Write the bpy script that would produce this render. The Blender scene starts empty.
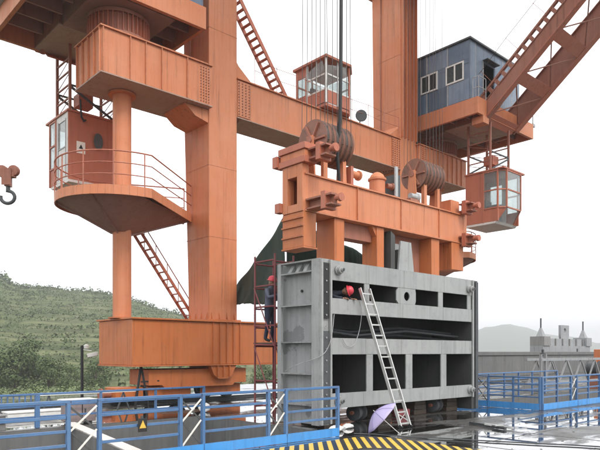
import bpy, bmesh, math, random
from mathutils import Vector, Matrix
random.seed(7)
R = math.radians
sc = bpy.context.scene
col = sc.collection

# ------------------------------------------------------------------ camera
# world axes: X runs along the crane rail (dam axis), Y across it, the photographer stands at the origin
cam_d = bpy.data.cameras.new('camera'); cam = bpy.data.objects.new('camera', cam_d); col.objects.link(cam)
cam.location = (0, 0, 1.8); cam.rotation_euler = (R(90), 0, R(-42.4))
cam_d.sensor_width = 36; cam_d.lens = 36.9; cam_d.shift_y = 127 / 600.0
cam_d.clip_start = 0.1; cam_d.clip_end = 12000
sc.camera = cam

# ------------------------------------------------------------------ sky, sun, exposure
SUN_EL, SUN_AZ = R(46), R(188)          # azimuth clockwise from +Y
w = bpy.data.worlds.new('World'); sc.world = w; w.use_nodes = True
nt = w.node_tree; nt.nodes.clear()
sky = nt.nodes.new('ShaderNodeTexSky'); sky.sky_type = 'NISHITA'; sky.sun_disc = False
sky.sun_elevation = SUN_EL; sky.sun_rotation = SUN_AZ
sky.air_density = 1.0; sky.dust_density = 6.0; sky.ozone_density = 1.0
hsv = nt.nodes.new('ShaderNodeHueSaturation'); hsv.inputs['Saturation'].default_value = 0.06   # a white overcast
mixc = nt.nodes.new('ShaderNodeMix'); mixc.data_type = 'RGBA'; mixc.inputs['Factor'].default_value = 0.72
mixc.inputs['B'].default_value = (13.4, 13.6, 13.8, 1)                                         # even cloud deck
bg = nt.nodes.new('ShaderNodeBackground'); bg.inputs['Strength'].default_value = 0.14
wo = nt.nodes.new('ShaderNodeOutputWorld')
nt.links.new(sky.outputs[0], hsv.inputs['Color']); nt.links.new(hsv.outputs[0], mixc.inputs['A'])
nt.links.new(mixc.outputs['Result'], bg.inputs[0]); nt.links.new(bg.outputs[0], wo.inputs[0])
sd = bpy.data.lights.new('sun', 'SUN'); sd.energy = 1.5; sd.angle = R(20); sd.color = (1.0, 0.96, 0.9)
so = bpy.data.objects.new('sun', sd); col.objects.link(so)
sdir = Vector((math.sin(SUN_AZ) * math.cos(SUN_EL), math.cos(SUN_AZ) * math.cos(SUN_EL), math.sin(SUN_EL)))
so.rotation_euler = sdir.to_track_quat('Z', 'Y').to_euler()
sc.view_settings.view_transform = 'Standard'; sc.view_settings.look = 'None'
sc.view_settings.exposure = 0.22; sc.view_settings.gamma = 1.0; sc.view_settings.use_curve_mapping = False

# ------------------------------------------------------------------ materials
def newmat(name):
    m = bpy.data.materials.new(name); m.use_nodes = True
    n = m.node_tree.nodes; l = m.node_tree.links
    return m, n, l, n['Principled BSDF']
def noise(n, l, vec, scale, detail=6, rough=0.6):
    t = n.new('ShaderNodeTexNoise'); t.inputs['Scale'].default_value = scale
    t.inputs['Detail'].default_value = detail; t.inputs['Roughness'].default_value = rough
    l.new(vec, t.inputs['Vector']); return t.outputs['Fac']
def ramp(n, l, fac, a, b, ca=(0, 0, 0, 1), cb=(1, 1, 1, 1)):
    r = n.new('ShaderNodeValToRGB'); r.color_ramp.elements[0].position = a; r.color_ramp.elements[1].position = b
    r.color_ramp.elements[0].color = ca; r.color_ramp.elements[1].color = cb
    l.new(fac, r.inputs[0]); return r.outputs[0]
def mix(n, l, fac, a, b, mode='MIX'):
    x = n.new('ShaderNodeMix'); x.data_type = 'RGBA'; x.blend_type = mode
    for k, v in (('Factor', fac), ('A', a), ('B', b)):
        if isinstance(v, (int, float)): x.inputs[k].default_value = v
        elif isinstance(v, tuple): x.inputs[k].default_value = v if len(v) == 4 else v + (1,)
        else: l.new(v, x.inputs[k])
    return x.outputs['Result']
def mapped(n, l, scale):
    g = n.new('ShaderNodeNewGeometry'); mp = n.new('ShaderNodeMapping'); mp.inputs['Scale'].default_value = scale
    l.new(g.outputs['Position'], mp.inputs['Vector']); return mp.outputs[0]
def paint(name, c, rough=0.5, fade=(0.75, 0.55, 0.45), fade_amt=0.35, rust=0.25, streak=0.35, rustc=(0.09, 0.035, 0.018), dirt=0.3, bump=0.2, peel=None, edge=True):
    """weathered paint: chalky fading, run-off streaks, rust specks, grime"""
    m, n, l, b = newmat(name)
    p = mapped(n, l, (1, 1, 1)); ps = mapped(n, l, (5, 5, 0.35))
    base = mix(n, l, ramp(n, l, noise(n, l, p, 0.45, 5), 0.35, 0.75, (0, 0, 0, 1), (fade_amt,) * 3 + (1,)), c, fade)
    dk = tuple(x * 0.55 for x in c)
    base = mix(n, l, ramp(n, l, noise(n, l, ps, 1.0, 6, 0.65), 0.48, 0.8, (0, 0, 0, 1), (streak,) * 3 + (1,)), base, dk)
    base = mix(n, l, ramp(n, l, noise(n, l, p, 3.1, 9, 0.72), 0.52, 0.72, (0, 0, 0, 1), (dirt,) * 3 + (1,)), base, tuple(x * 0.6 + 0.02 for x in c))
    base = mix(n, l, ramp(n, l, noise(n, l, p, 5.5, 10, 0.75), 0.66 - 0.08 * rust, 0.70, (0, 0, 0, 1), (min(1, rust * 2),) * 3 + (1,)), base, rustc)
    if peel: base = mix(n, l, ramp(n, l, noise(n, l, p, peel[0], 9, 0.62), peel[1], peel[1] + .012, (0, 0, 0, 1), (.85, .85, .85, 1)), base, peel[2])
    runs = ramp(n, l, noise(n, l, mapped(n, l, (8, 8, 0.30)), 0.9, 6, 0.68), 0.53, 0.70)
    patch = ramp(n, l, noise(n, l, p, 0.55, 5, 0.6), 0.40, 0.62, (.12, .12, .12, 1), (.8, .8, .8, 1))
    stain = mix(n, l, mix(n, l, 1.0, runs, patch, 'MULTIPLY'), base, tuple(x * .45 + y * .28 for x, y in zip(rustc, c)))
    if edge:
        bv = n.new('ShaderNodeBevel'); bv.samples = 3; bv.inputs['Radius'].default_value = 0.022
        gn = n.new('ShaderNodeNewGeometry'); dt = n.new('ShaderNodeVectorMath'); dt.operation = 'DOT_PRODUCT'
        l.new(bv.outputs[0], dt.inputs[0]); l.new(gn.outputs['Normal'], dt.inputs[1])
        em = ramp(n, l, dt.outputs['Value'], 0.86, 0.99, (1, 1, 1, 1), (0, 0, 0, 1))
        ck = ramp(n, l, noise(n, l, p, 4.5, 8, 0.75), 0.44, 0.60, (.1, .1, .1, 1), (1, 1, 1, 1))
        stain = mix(n, l, mix(n, l, 1.0, em, ck, 'MULTIPLY'), stain, tuple(x * .75 + .03 for x in rustc))
    l.new(stain, b.inputs['Base Color'])
    l.new(ramp(n, l, noise(n, l, p, 2.3, 6), 0.3, 0.8, (rough - .12,) * 3 + (1,), (min(1, rough + .2),) * 3 + (1,)), b.inputs['Roughness'])
    bp = n.new('ShaderNodeBump'); bp.inputs['Strength'].default_value = bump; bp.inputs['Distance'].default_value = 0.02
    l.new(noise(n, l, p, 1.7, 6, 0.6), bp.inputs['Height']); l.new(bp.outputs[0], b.inputs['Normal'])
    return m
def plain(name, c, rough=0.6, metal=0.0, var=0.3, scale=6.0):
    m, n, l, b = newmat(name); p = mapped(n, l, (1, 1, 1))
    l.new(mix(n, l, ramp(n, l, noise(n, l, p, scale, 7, 0.7), 0.3, 0.75, (0, 0, 0, 1), (1, 1, 1, 1)), tuple(x * (1 + var * .3) for x in c), tuple(x * (1 - var) for x in c)), b.inputs['Base Color'])
    b.inputs['Roughness'].default_value = rough; b.inputs['Metallic'].default_value = metal
    return m
def foliage(name, c1, c2, rough=0.7):
    m, n, l, b = newmat(name); p = mapped(n, l, (1, 1, 1))
    f = noise(n, l, p, 0.09, 3); f2 = noise(n, l, p, 1.3, 3)
    cc = mix(n, l, ramp(n, l, f2, 0.3, 0.7), mix(n, l, ramp(n, l, f, 0.35, 0.65), c1, c2), tuple(x * 1.5 for x in c2))
    l.new(cc, b.inputs['Base Color']); b.inputs['Roughness'].default_value = rough
    b.inputs['Specular IOR Level'].default_value = 0.2
    return m

M = {}
M['orange'] = paint('orange_paint', (0.50, 0.142, 0.040), 0.5, (0.53, 0.21, 0.09), 0.4, 0.25, 0.45)
M['orange_glare'] = paint('orange_paint_glare', (0.56, 0.182, 0.074), 0.55, (0.60, 0.28, 0.165), 0.55, 0.22, 0.4)  # same orange with glare and haze painted in, paler and pinker
M['red_old'] = paint('red_paint_faded', (0.45, 0.135, 0.075), 0.55, (0.45, 0.20, 0.14), 0.4, 0.2, 0.35)
M['brown_red'] = paint('red_brown_paint', (0.32, 0.115, 0.072), 0.6, (0.36, 0.19, 0.13), 0.5, 0.45, 0.4)
M['blue_house'] = paint('blue_cladding', (0.095, 0.14, 0.21), 0.55, (0.24, 0.28, 0.33), 0.55, 0.12, 0.55, dirt=0.4)
M['blue_rail'] = paint('blue_rail_paint', (0.055, 0.155, 0.34), 0.42, (0.17, 0.26, 0.40), 0.45, 0.35, 0.3)
M['blue_fascia'] = paint('bright_blue_paint', (0.045, 0.27, 0.66), 0.4, (0.16, 0.38, 0.68), 0.4, 0.25, 0.35)
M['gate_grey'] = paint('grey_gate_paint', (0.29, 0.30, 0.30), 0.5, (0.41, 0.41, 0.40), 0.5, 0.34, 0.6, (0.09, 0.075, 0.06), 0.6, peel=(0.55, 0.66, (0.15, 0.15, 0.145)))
M['gate_end'] = paint('peeling_gate_paint', (0.27, 0.28, 0.28), 0.5, (0.38, 0.38, 0.37), 0.5, 0.3, 0.6, (0.09, 0.075, 0.06), 0.6, peel=(0.75, 0.575, (0.15, 0.155, 0.155)))
M['under_shade'] = paint('shaded_brown_underside', (0.28, 0.135, 0.095), 0.6, (0.33, 0.21, 0.17), 0.6, 0.3, 0.3)  # underside shade painted into a darker brown
M['parapet'] = paint('dark_stained_concrete', (0.13, 0.13, 0.13), 0.8, (0.19, 0.185, 0.18), 0.5, 0.1, 0.7, (0.05, 0.045, 0.04), 0.5)
M['truss_grey'] = paint('dull_grey_truss', (0.27, 0.28, 0.29), 0.6, (0.35, 0.35, 0.35), 0.4, 0.2, 0.4)
M['bounce_under'] = paint('bounce_lit_underside', (0.37, 0.24, 0.185), 0.6, (0.42, 0.33, 0.28), 0.6, 0.3, 0.3)  # light bounced up from the wet deck, painted in as paler grey-brown
M['blue_light'] = paint('blue_cladding_pale', (0.145, 0.20, 0.285), 0.55, (0.32, 0.37, 0.42), 0.6, 0.12, 0.6, dirt=0.4)
M['blue_dark'] = paint('blue_cladding_dark', (0.060, 0.095, 0.15), 0.55, (0.15, 0.19, 0.24), 0.55, 0.12, 0.6, dirt=0.4)
M['gate_inner'] = paint('dark_gate_steel', (0.055, 0.057, 0.055), 0.6, (0.09, 0.09, 0.085), 0.4, 0.5, 0.5, (0.045, 0.035, 0.03), 0.5)  # near-black steel for the inner plates, right end post and lug plates
M['grey_dark'] = plain('dark_grey_steel', (0.07, 0.075, 0.08), 0.55)
M['black'] = plain('black_rubber', (0.018, 0.018, 0.02), 0.6)
M['white'] = plain('white_paint', (0.72, 0.71, 0.68), 0.5, 0, 0.18)
M['offwhite_door'] = paint('off_white_paint', (0.66, 0.62, 0.58), 0.5, (0.75, 0.72, 0.7), 0.3, 0.1, 0.25)
M['alu'] = plain('brushed_aluminium', (0.62, 0.62, 0.60), 0.38, 0.6, 0.2)
M['rope'] = plain('wire_rope', (0.06, 0.05, 0.045), 0.6)
M['rope_rust'] = plain('rusty_greased_rope', (0.10, 0.052, 0.034), 0.7, 0, 0.6, 14)
M['sheave'] = paint('greasy_sheave_steel', (0.22, 0.088, 0.055), 0.5, (0.28, 0.14, 0.09), 0.4, 0.9, 0.5, (0.02, 0.016, 0.014), 0.8)
M['scaffold'] = paint('maroon_scaffold_paint', (0.20, 0.035, 0.045), 0.5, (0.3, 0.12, 0.1), 0.3, 0.4, 0.2)
M['yellow'] = paint('yellow_road_paint', (0.74, 0.46, 0.05), 0.45, (0.6, 0.48, 0.22), 0.4, 0.35, 0.1, (0.05, 0.045, 0.04), 0.5)
M['stripe_black'] = plain('black_road_paint', (0.022, 0.022, 0.024), 0.35)
M['tarp'] = plain('dark_green_tarpaulin', (0.017, 0.042, 0.031), 0.85, 0, 0.3, 2)
M['timber'] = plain('wet_timber', (0.055, 0.038, 0.026), 0.6)
M['skin'] = plain('skin', (0.36, 0.20, 0.13), 0.6)
M['cloth_dark'] = plain('dark_workwear', (0.025, 0.03, 0.045), 0.85)
def workwear():
    m, n, l, b = newmat('two_tone_workwear'); tc = n.new('ShaderNodeTexCoord'); sp = n.new('ShaderNodeSeparateXYZ'); l.new(tc.outputs['Object'], sp.inputs[0])
    f = ramp(n, l, sp.outputs['Z'], 0.0, 1.0); r = f.node.color_ramp; r.interpolation = 'CONSTANT'
    r.elements[0].position = 0; r.elements[0].color = (.02, .02, .02, 1); r.elements[1].position = .12; r.elements[1].color = (.03, .035, .06, 1)
    for p_, c_ in ((.93, (.10, .11, .15, 1)),): e = r.elements.new(p_); e.color = c_
    l.new(f, b.inputs['Base Color']); b.inputs['Roughness'].default_value = .9
    bp = n.new('ShaderNodeBump'); bp.inputs['Strength'].default_value = .6; bp.inputs['Distance'].default_value = .03
    l.new(noise(n, l, tc.outputs['Object'], 9, 3), bp.inputs['Height']); l.new(bp.outputs[0], b.inputs['Normal']); return m
M['cloth_grey'] = workwear()
M['helmet'] = plain('red_helmet_plastic', (0.62, 0.045, 0.07), 0.35, 0, 0.1)
M['bag'] = plain('white_woven_sack', (0.72, 0.71, 0.69), 0.7, 0, 0.15)
M['umbrella'] = plain('lilac_umbrella_cloth', (0.42, 0.37, 0.60), 0.6, 0, 0.08)
M['umbrella_seam'] = plain('violet_seam', (0.2, 0.17, 0.34), 0.7)
M['wall_grey'] = paint('stained_concrete', (0.22, 0.215, 0.21), 0.8, (0.3, 0.29, 0.28), 0.5, 0.1, 0.6, (0.1, 0.09, 0.08), 0.5)
M['pale_grey'] = paint('pale_grey_paint', (0.40, 0.41, 0.42), 0.6, (0.5, 0.5, 0.5), 0.4, 0.15, 0.4, (0.15, 0.12, 0.1))
M['bark'] = plain('bark', (0.07, 0.05, 0.035), 0.9)
M['leaf'] = foliage('tree_leaves', (0.042, 0.064, 0.024), (0.072, 0.098, 0.038))
M['leaf_light'] = foliage('shrub_leaves', (0.075, 0.105, 0.045), (0.115, 0.145, 0.065))
M['label_paper'] = plain('sticker_white', (0.8, 0.78, 0.72), 0.5, 0, .05)

# glass: clear pane with a real fresnel reflection
def glassmat(name, tint, dirt=.3):
    m, n, l, b = newmat(name); n.remove(b)
    tr = n.new('ShaderNodeBsdfTransparent'); tr.inputs[0].default_value = tint
    gl = n.new('ShaderNodeBsdfGlossy'); gl.inputs['Roughness'].default_value = 0.04
    lw = n.new('ShaderNodeLayerWeight'); lw.inputs[0].default_value = 0.5
    fr = n.new('ShaderNodeMath'); fr.operation = 'POWER'; l.new(lw.outputs['Facing'], fr.inputs[0]); fr.inputs[1].default_value = 3.0
    mx = n.new('ShaderNodeMixShader'); l.new(fr.outputs[0], mx.inputs[0]); l.new(tr.outputs[0], mx.inputs[1]); l.new(gl.outputs[0], mx.inputs[2])
    df = n.new('ShaderNodeBsdfDiffuse'); df.inputs[0].default_value = (.75, .78, .78, 1); tl = n.new('ShaderNodeBsdfTranslucent'); tl.inputs[0].default_value = (.75, .78, .78, 1)
    ad = n.new('ShaderNodeMixShader'); ad.inputs[0].default_value = .5; l.new(df.outputs[0], ad.inputs[1]); l.new(tl.outputs[0], ad.inputs[2])
    m2 = n.new('ShaderNodeMixShader'); l.new(ramp(n, l, noise(n, l, mapped(n, l, (1, 1, .6)), 2.2, 5), .3, .75, (.08, .08, .08, 1), (dirt,) * 3 + (1,)), m2.inputs[0]); l.new(mx.outputs[0], m2.inputs[1]); l.new(ad.outputs[0], m2.inputs[2])
    l.new(m2.outputs[0], n['Material Output'].inputs[0]); return m
M['glass'] = glassmat('window_glass', (0.88, 0.92, 0.92, 1))
M['glass_dark'] = glassmat('dirty_window_glass', (0.28, 0.31, 0.33, 1), .14)

# wet deck: dark soaked concrete, standing water where a slow noise dips
def deckmat():
    m, n, l, b = newmat('wet_concrete_deck')
    p = mapped(n, l, (1, 1, 1))
    rot = n.new('ShaderNodeMapping'); rot.inputs['Rotation'].default_value = (0, 0, R(42.4)); rot.inputs['Scale'].default_value = (0.42, 1.15, 1); l.new(p, rot.inputs['Vector'])
    big = noise(n, l, rot.outputs[0], 0.62, 7, 0.62); mid = noise(n, l, p, 1.6, 7, 0.65); fine = noise(n, l, p, 14, 8, 0.7)
    pud = ramp(n, l, big, 0.455, 0.50)
    dry = mix(n, l, ramp(n, l, mid, 0.3, 0.7), (0.070, 0.066, 0.060), (0.030, 0.028, 0.026))
    dry = mix(n, l, ramp(n, l, fine, 0.45, 0.75, (0, 0, 0, 1), (.4, .4, .4, 1)), dry, (0.11, 0.10, 0.095))
    l.new(mix(n, l, pud, dry, (0.030, 0.028, 0.026)), b.inputs['Base Color'])
    rr = ramp(n, l, mid, 0.3, 0.75, (0.22, 0.22, 0.22, 1), (0.55, 0.55, 0.55, 1))
    l.new(mix(n, l, pud, rr, (0.025, 0.025, 0.025)), b.inputs['Roughness'])
    b.inputs['IOR'].default_value = 1.5
    l.new(pud, b.inputs['Coat Weight']); b.inputs['Coat IOR'].default_value = 1.6; b.inputs['Coat Roughness'].default_value = 0.015
    hgt = mix(n, l, pud, mix(n, l, 0.5, fine, mid), mix(n, l, 0.045, (0.45, 0.45, 0.45), noise(n, l, p, 5.0, 4, 0.6)))
    bp = n.new('ShaderNodeBump'); bp.inputs['Strength'].default_value = 0.22; bp.inputs['Distance'].default_value = 0.012
    l.new(hgt, bp.inputs['Height']); l.new(bp.outputs[0], b.inputs['Normal']); l.new(bp.outputs[0], b.inputs['Coat Normal'])
    return m
M['deck'] = deckmat()
def hillmat():
    m, n, l, b = newmat('hillside_grass_and_soil')
    p = mapped(n, l, (1, 1, 1)); pc = mapped(n, l, (0.25, 0.25, 3.0))
    a = mix(n, l, ramp(n, l, noise(n, l, p, 0.045, 6), 0.35, 0.65), (0.098, 0.125, 0.050), (0.155, 0.162, 0.085))
    a = mix(n, l, ramp(n, l, noise(n, l, pc, 0.35, 6, 0.7), 0.45, 0.58), a, (0.052, 0.068, 0.030))
    a = mix(n, l, ramp(n, l, noise(n, l, p, 0.9, 8, 0.75), 0.52, 0.7, (0, 0, 0, 1), (.6, .6, .6, 1)), a, (0.21, 0.19, 0.13))
    wv = n.new('ShaderNodeTexWave'); wv.bands_direction = 'Z'; wv.inputs['Scale'].default_value = 0.196; wv.inputs['Distortion'].default_value = 2.6; wv.inputs['Detail'].default_value = 4; wv.inputs['Detail Scale'].default_value = 0.12
    l.new(p, wv.inputs['Vector'])
    a = mix(n, l, ramp(n, l, wv.outputs['Fac'], 0.35, 0.75, (0, 0, 0, 1), (.5, .5, .5, 1)), a, (0.062, 0.078, 0.036))
    l.new(a, b.inputs['Base Color']); b.inputs['Roughness'].default_value = 0.95; b.inputs['Specular IOR Level'].default_value = 0.1
    return m
M['hill'] = hillmat()
M['mountain'] = foliage('wooded_mountain', (0.05, 0.07, 0.05), (0.08, 0.10, 0.07), 0.95)

# ------------------------------------------------------------------ helpers
OFF = {}
def tag(o, label, cat, group=None, kind=None):
    if label: o['label'] = label
    if cat: o['category'] = cat
    if group: o['group'] = group
    if kind: o['kind'] = kind
    return o
def thing(name, label, cat, loc=(0, 0, 0), group=None, rz=0, local=False):
    o = bpy.data.objects.new(name, None); col.objects.link(o); o.location = loc; o.rotation_euler = (0, 0, rz)
    o.empty_display_size = 0.3
    OFF[o.name] = Vector((0, 0, 0)) if local else Vector(loc)
    return tag(o, label, cat, group)
def root(o):
    while o.parent: o = o.parent
    return o
class MB:
    def __init__(s): s.v = []; s.f = []
    def add(s, vs, fs):
        k = len(s.v); s.v += [tuple(v) for v in vs]; s.f += [tuple(i + k for i in f) for f in fs]; return s
    def box(s, x0, x1, y0, y1, z0, z1):
        return s.add([(x0, y0, z0), (x1, y0, z0), (x1, y1, z0), (x0, y1, z0), (x0, y0, z1), (x1, y0, z1), (x1, y1, z1), (x0, y1, z1)],
                     [(0, 3, 2, 1), (4, 5, 6, 7), (0, 1, 5, 4), (1, 2, 6, 5), (2, 3, 7, 6), (3, 0, 4, 7)])
    def prism(s, pts, ax, a, b):
        f = {'x': lambda p, t: (t, p[0], p[1]), 'y': lambda p, t: (p[0], t, p[1]), 'z': lambda p, t: (p[0], p[1], t)}[ax]
        n = len(pts); vs = [f(p, a) for p in pts] + [f(p, b) for p in pts]
        return s.add(vs, [tuple(range(n))[::-1], tuple(range(n, 2 * n))] + [(i, (i + 1) % n, n + (i + 1) % n, n + i) for i in range(n)])
    def bar(s, p, q, w, h, up=(0, 0, 1)):
        p = Vector(p); q = Vector(q); d = (q - p).normalized(); u = Vector(up)
        sd_ = d.cross(u)
        if sd_.length < 1e-4: sd_ = d.cross(Vector((1, 0, 0)))
        sd_.normalize(); u = sd_.cross(d)
        c = [sd_ * (a * w / 2) + u * (b * h / 2) for a, b in ((-1, -1), (1, -1), (1, 1), (-1, 1))]
        return s.add([p + x for x in c] + [q + x for x in c], [(0, 1, 2, 3)[::-1], (4, 5, 6, 7), (0, 1, 5, 4), (1, 2, 6, 5), (2, 3, 7, 6), (3, 0, 4, 7)])
    def tube(s, p, q, r, n=10, r2=None):
        return s.lathe(p, Vector(q) - Vector(p), [(0, r), ((Vector(q) - Vector(p)).length, r if r2 is None else r2)], n)
    def lathe(s, c, axis, prof, n=20, caps=True):
        c = Vector(c); a = Vector(axis).normalized()
        u = a.orthogonal().normalized(); v_ = a.cross(u)
        vs = [c + a * h + (u * math.cos(2 * math.pi * i / n) + v_ * math.sin(2 * math.pi * i / n)) * r for h, r in prof for i in range(n)]
        fs = [(k * n + i, k * n + (i + 1) % n, (k + 1) * n + (i + 1) % n, (k + 1) * n + i) for k in range(len(prof) - 1) for i in range(n)]
        if caps: fs += [tuple(range(n))[::-1], tuple((len(prof) - 1) * n + i for i in range(n))]
        return s.add(vs, fs)
    def path(s, pts, r, n=6):
        pts = [Vector(p) for p in pts]; vs = []; N = len(pts)
        u = None
        for i, p in enumerate(pts):
            d = (pts[min(i + 1, N - 1)] - pts[max(i - 1, 0)]).normalized()
            u = d.orthogonal().normalized() if u is None else (u - d * u.dot(d)).normalized()
            v_ = d.cross(u)
            vs += [p + (u * math.cos(2 * math.pi * k / n) + v_ * math.sin(2 * math.pi * k / n)) * r for k in range(n)]
        fs = [(i * n + k, i * n + (k + 1) % n, (i + 1) * n + (k + 1) % n, (i + 1) * n + k) for i in range(N - 1) for k in range(n)]
        fs += [tuple(range(n))[::-1], tuple((N - 1) * n + k for k in range(n))]
        return s.add(vs, fs)
    def plate_hole(s, x0, x1, z0, z1, y0, y1, cx, cz, r, n=24):
        outer = []
        for i in range(n):
            a = 2 * math.pi * i / n; dx, dz = math.cos(a), math.sin(a)
            t = min(((x1 - cx) / dx if dx > 0 else (x0 - cx) / dx) if abs(dx) > 1e-6 else 1e9, ((z1 - cz) / dz if dz > 0 else (z0 - cz) / dz) if abs(dz) > 1e-6 else 1e9)
            outer.append((cx + dx * t, cz + dz * t))
        inner = [(cx + r * math.cos(2 * math.pi * i / n), cz + r * math.sin(2 * math.pi * i / n)) for i in range(n)]
        vs = [(p[0], y, p[1]) for y in (y0, y1) for ring in (outer, inner) for p in ring]
        fs = []
        for i in range(n):
            j = (i + 1) % n
            fs += [(i, j, n + j, n + i), (2 * n + j, 2 * n + i, 3 * n + i, 3 * n + j), (n + i, n + j, 3 * n + j, 3 * n + i), (j, i, 2 * n + i, 2 * n + j)]
        return s.add(vs, fs)
    def mesh(s, name, off=Vector((0, 0, 0)), recalc=True):
        me = bpy.data.meshes.new(name); me.from_pydata([tuple(Vector(v) - off) for v in s.v], [], s.f)
        if recalc:
            bm = bmesh.new(); bm.from_mesh(me); bmesh.ops.recalc_face_normals(bm, faces=bm.faces); bm.to_mesh(me); bm.free()
        me.polygons.foreach_set('use_smooth', [True] * len(me.polygons)); me.set_sharp_from_angle(angle=R(32))
        return me
    def build(s, name, mat, parent=None, bevel=0, kind=None, recalc=True):
        off = OFF[root(parent).name] if parent else Vector((0, 0, 0))
        me = s.mesh(name, off, recalc); o = bpy.data.objects.new(name, me); col.objects.link(o); o.parent = parent
        me.materials.append(M[mat] if isinstance(mat, str) else mat)
        if bevel:
            b = o.modifiers.new('bevel', 'BEVEL'); b.width = bevel; b.segments = 2; b.limit_method = 'ANGLE'; b.angle_limit = R(40)
        if kind: o['kind'] = kind
        return o
def B(x0, x1, y0, y1, z0, z1): return MB().box(x0, x1, y0, y1, z0, z1)
CF = Vector((0.6743, 0.7385, 0)); CR = Vector((0.7385, -0.6743, 0))    # view axis and its right-hand side, for far terrain

# ------------------------------------------------------------------ setting: deck with two gate pits, terrain, hill, mountain
def slab(rects, name, mat, z0, z1, kind='structure'):
    mb = MB()
    for r in rects: mb.box(r[0], r[1], r[2], r[3], z0, z1)
    o = mb.build(name, mat); o['kind'] = kind; return o
PX0, PX1, PY0, PY1 = -9.0, 9.75, 9.36, 14.75       # left pit
QX0, QX1, QY0, QY1 = 18.42, 34.0, 9.20, 12.4      # right pit
deck = MB()
xs = [-40, PX0, PX1, QX0, QX1, 90]; ys = [-40, PY0 - .16, PY0, QY1, PY1, 27.5]
ys = [-40, QY0, PY0, QY1, PY1, 27.5]
vid = {}
def vtx(x, y, z):
    k = (x, y, z)
    if k not in vid: vid[k] = len(deck.v); deck.v.append(k)
    return vid[k]
for i in range(5):
    for j in range(5):
        x0, x1, y0, y1 = xs[i], xs[i + 1], ys[j], ys[j + 1]; cx, cy = (x0 + x1) / 2, (y0 + y1) / 2
        if (PX0 < cx < PX1 and PY0 < cy < PY1) or (QX0 < cx < QX1 and QY0 < cy < QY1): continue
        deck.f.append((vtx(x0, y0, 0), vtx(x1, y0, 0), vtx(x1, y1, 0), vtx(x0, y1, 0)))
deck.f.append((vtx(-40, 27.5, 0), vtx(90, 27.5, 0), vtx(90, 27.5, -9), vtx(-40, 27.5, -9)))
d_ = deck.build('deck', 'deck', recalc=False); d_['kind'] = 'structure'
for nm, (a, b, c, d) in (('pit_wall', (PX0, PX1, PY0, PY1)), ('pit_wall', (QX0, QX1, QY0, QY1))):
    mb = MB(); z0, z1 = -6, -0.004
    mb.box(a - .5, a, c - .5, d + .5, z0, z1); mb.box(b, b + .5, c - .5, d + .5, z0, z1)
    mb.box(a, b, c - .5, c, z0, z1); mb.box(a, b, d, d + .5, z0, z1); mb.box(a - .5, b + .5, c - .5, d + .5, z0 - .4, z0)
    o = mb.build(nm, 'parapet'); o['kind'] = 'structure'
o = MB().add([(-3100, -3100, -9.2), (3100, -3100, -9.2), (3100, 3100, -9.2), (-3100, 3100, -9.2)], [(0, 1, 2, 3)]).build('ground', 'hill'); o['kind'] = 'structure'

RID = [(-500, 235), (-160, 255), (-40, 270), (0, 276), (12, 285), (60, 289), (110, 293), (150, 305), (190, 317), (240, 332), (290, 350), (340, 366), (420, 385)]
def ridge(u):
    for (a, va), (b, vb) in zip(RID, RID[1:]):
        if u <= b:
            t = max(0, (u - a) / (b - a)); t = t * t * (3 - 2 * t) if False else t
            return (352 - (va + (vb - va) * t)) / 615
    return (352 - 385) / 615
DH = 300.0
def hill_z(u, d):
    zr = 1.8 + ridge(u) * DH; f = min(1, max(0, (d - 85) / (DH - 85)))
    z = -7 + (zr + 7) * f ** 0.92
    if d > DH: z = zr - (d - DH) * 0.10
    return z
def wob(x, y): return math.sin(x * .11 + y * .07) * .5 + math.sin(x * .23 - y * .19 + 2) * .35 + math.sin(x * .047 + y * .061 + 1) * .6
def campt(u, d, z=0): p = CF * d + CR * ((u - 300) / 615 * d); return Vector((p.x, p.y, z))
hm = MB(); NU, ND = 150, 110
us = [-700 + 1120 * i / NU for i in range(NU + 1)]; ds = [70 + 380 * (j / ND) ** 1.15 for j in range(ND + 1)]
def hz(u, d):
    p = campt(u, d); z = hill_z(u, d) + wob(p.x, p.y) * min(1, max(0, (d - 85) / 60)) * .9
    k = z / 2.6; fr = k - math.floor(k)                      # orchard terraces
    return (math.floor(k) + min(1, max(0, (fr - .3) / .5))) * 2.6 * .55 + z * .45
for u in us:
    for d in ds:
        p = campt(u, d); hm.v.append((p.x, p.y, hz(u, d)))
for i in range(NU):
    for j in range(ND):
        a = i * (ND + 1) + j; hm.f.append((a, a + ND + 1, a + ND + 2, a + 1))
o = hm.build('hill', 'hill', recalc=True); o['kind'] = 'structure'

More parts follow.
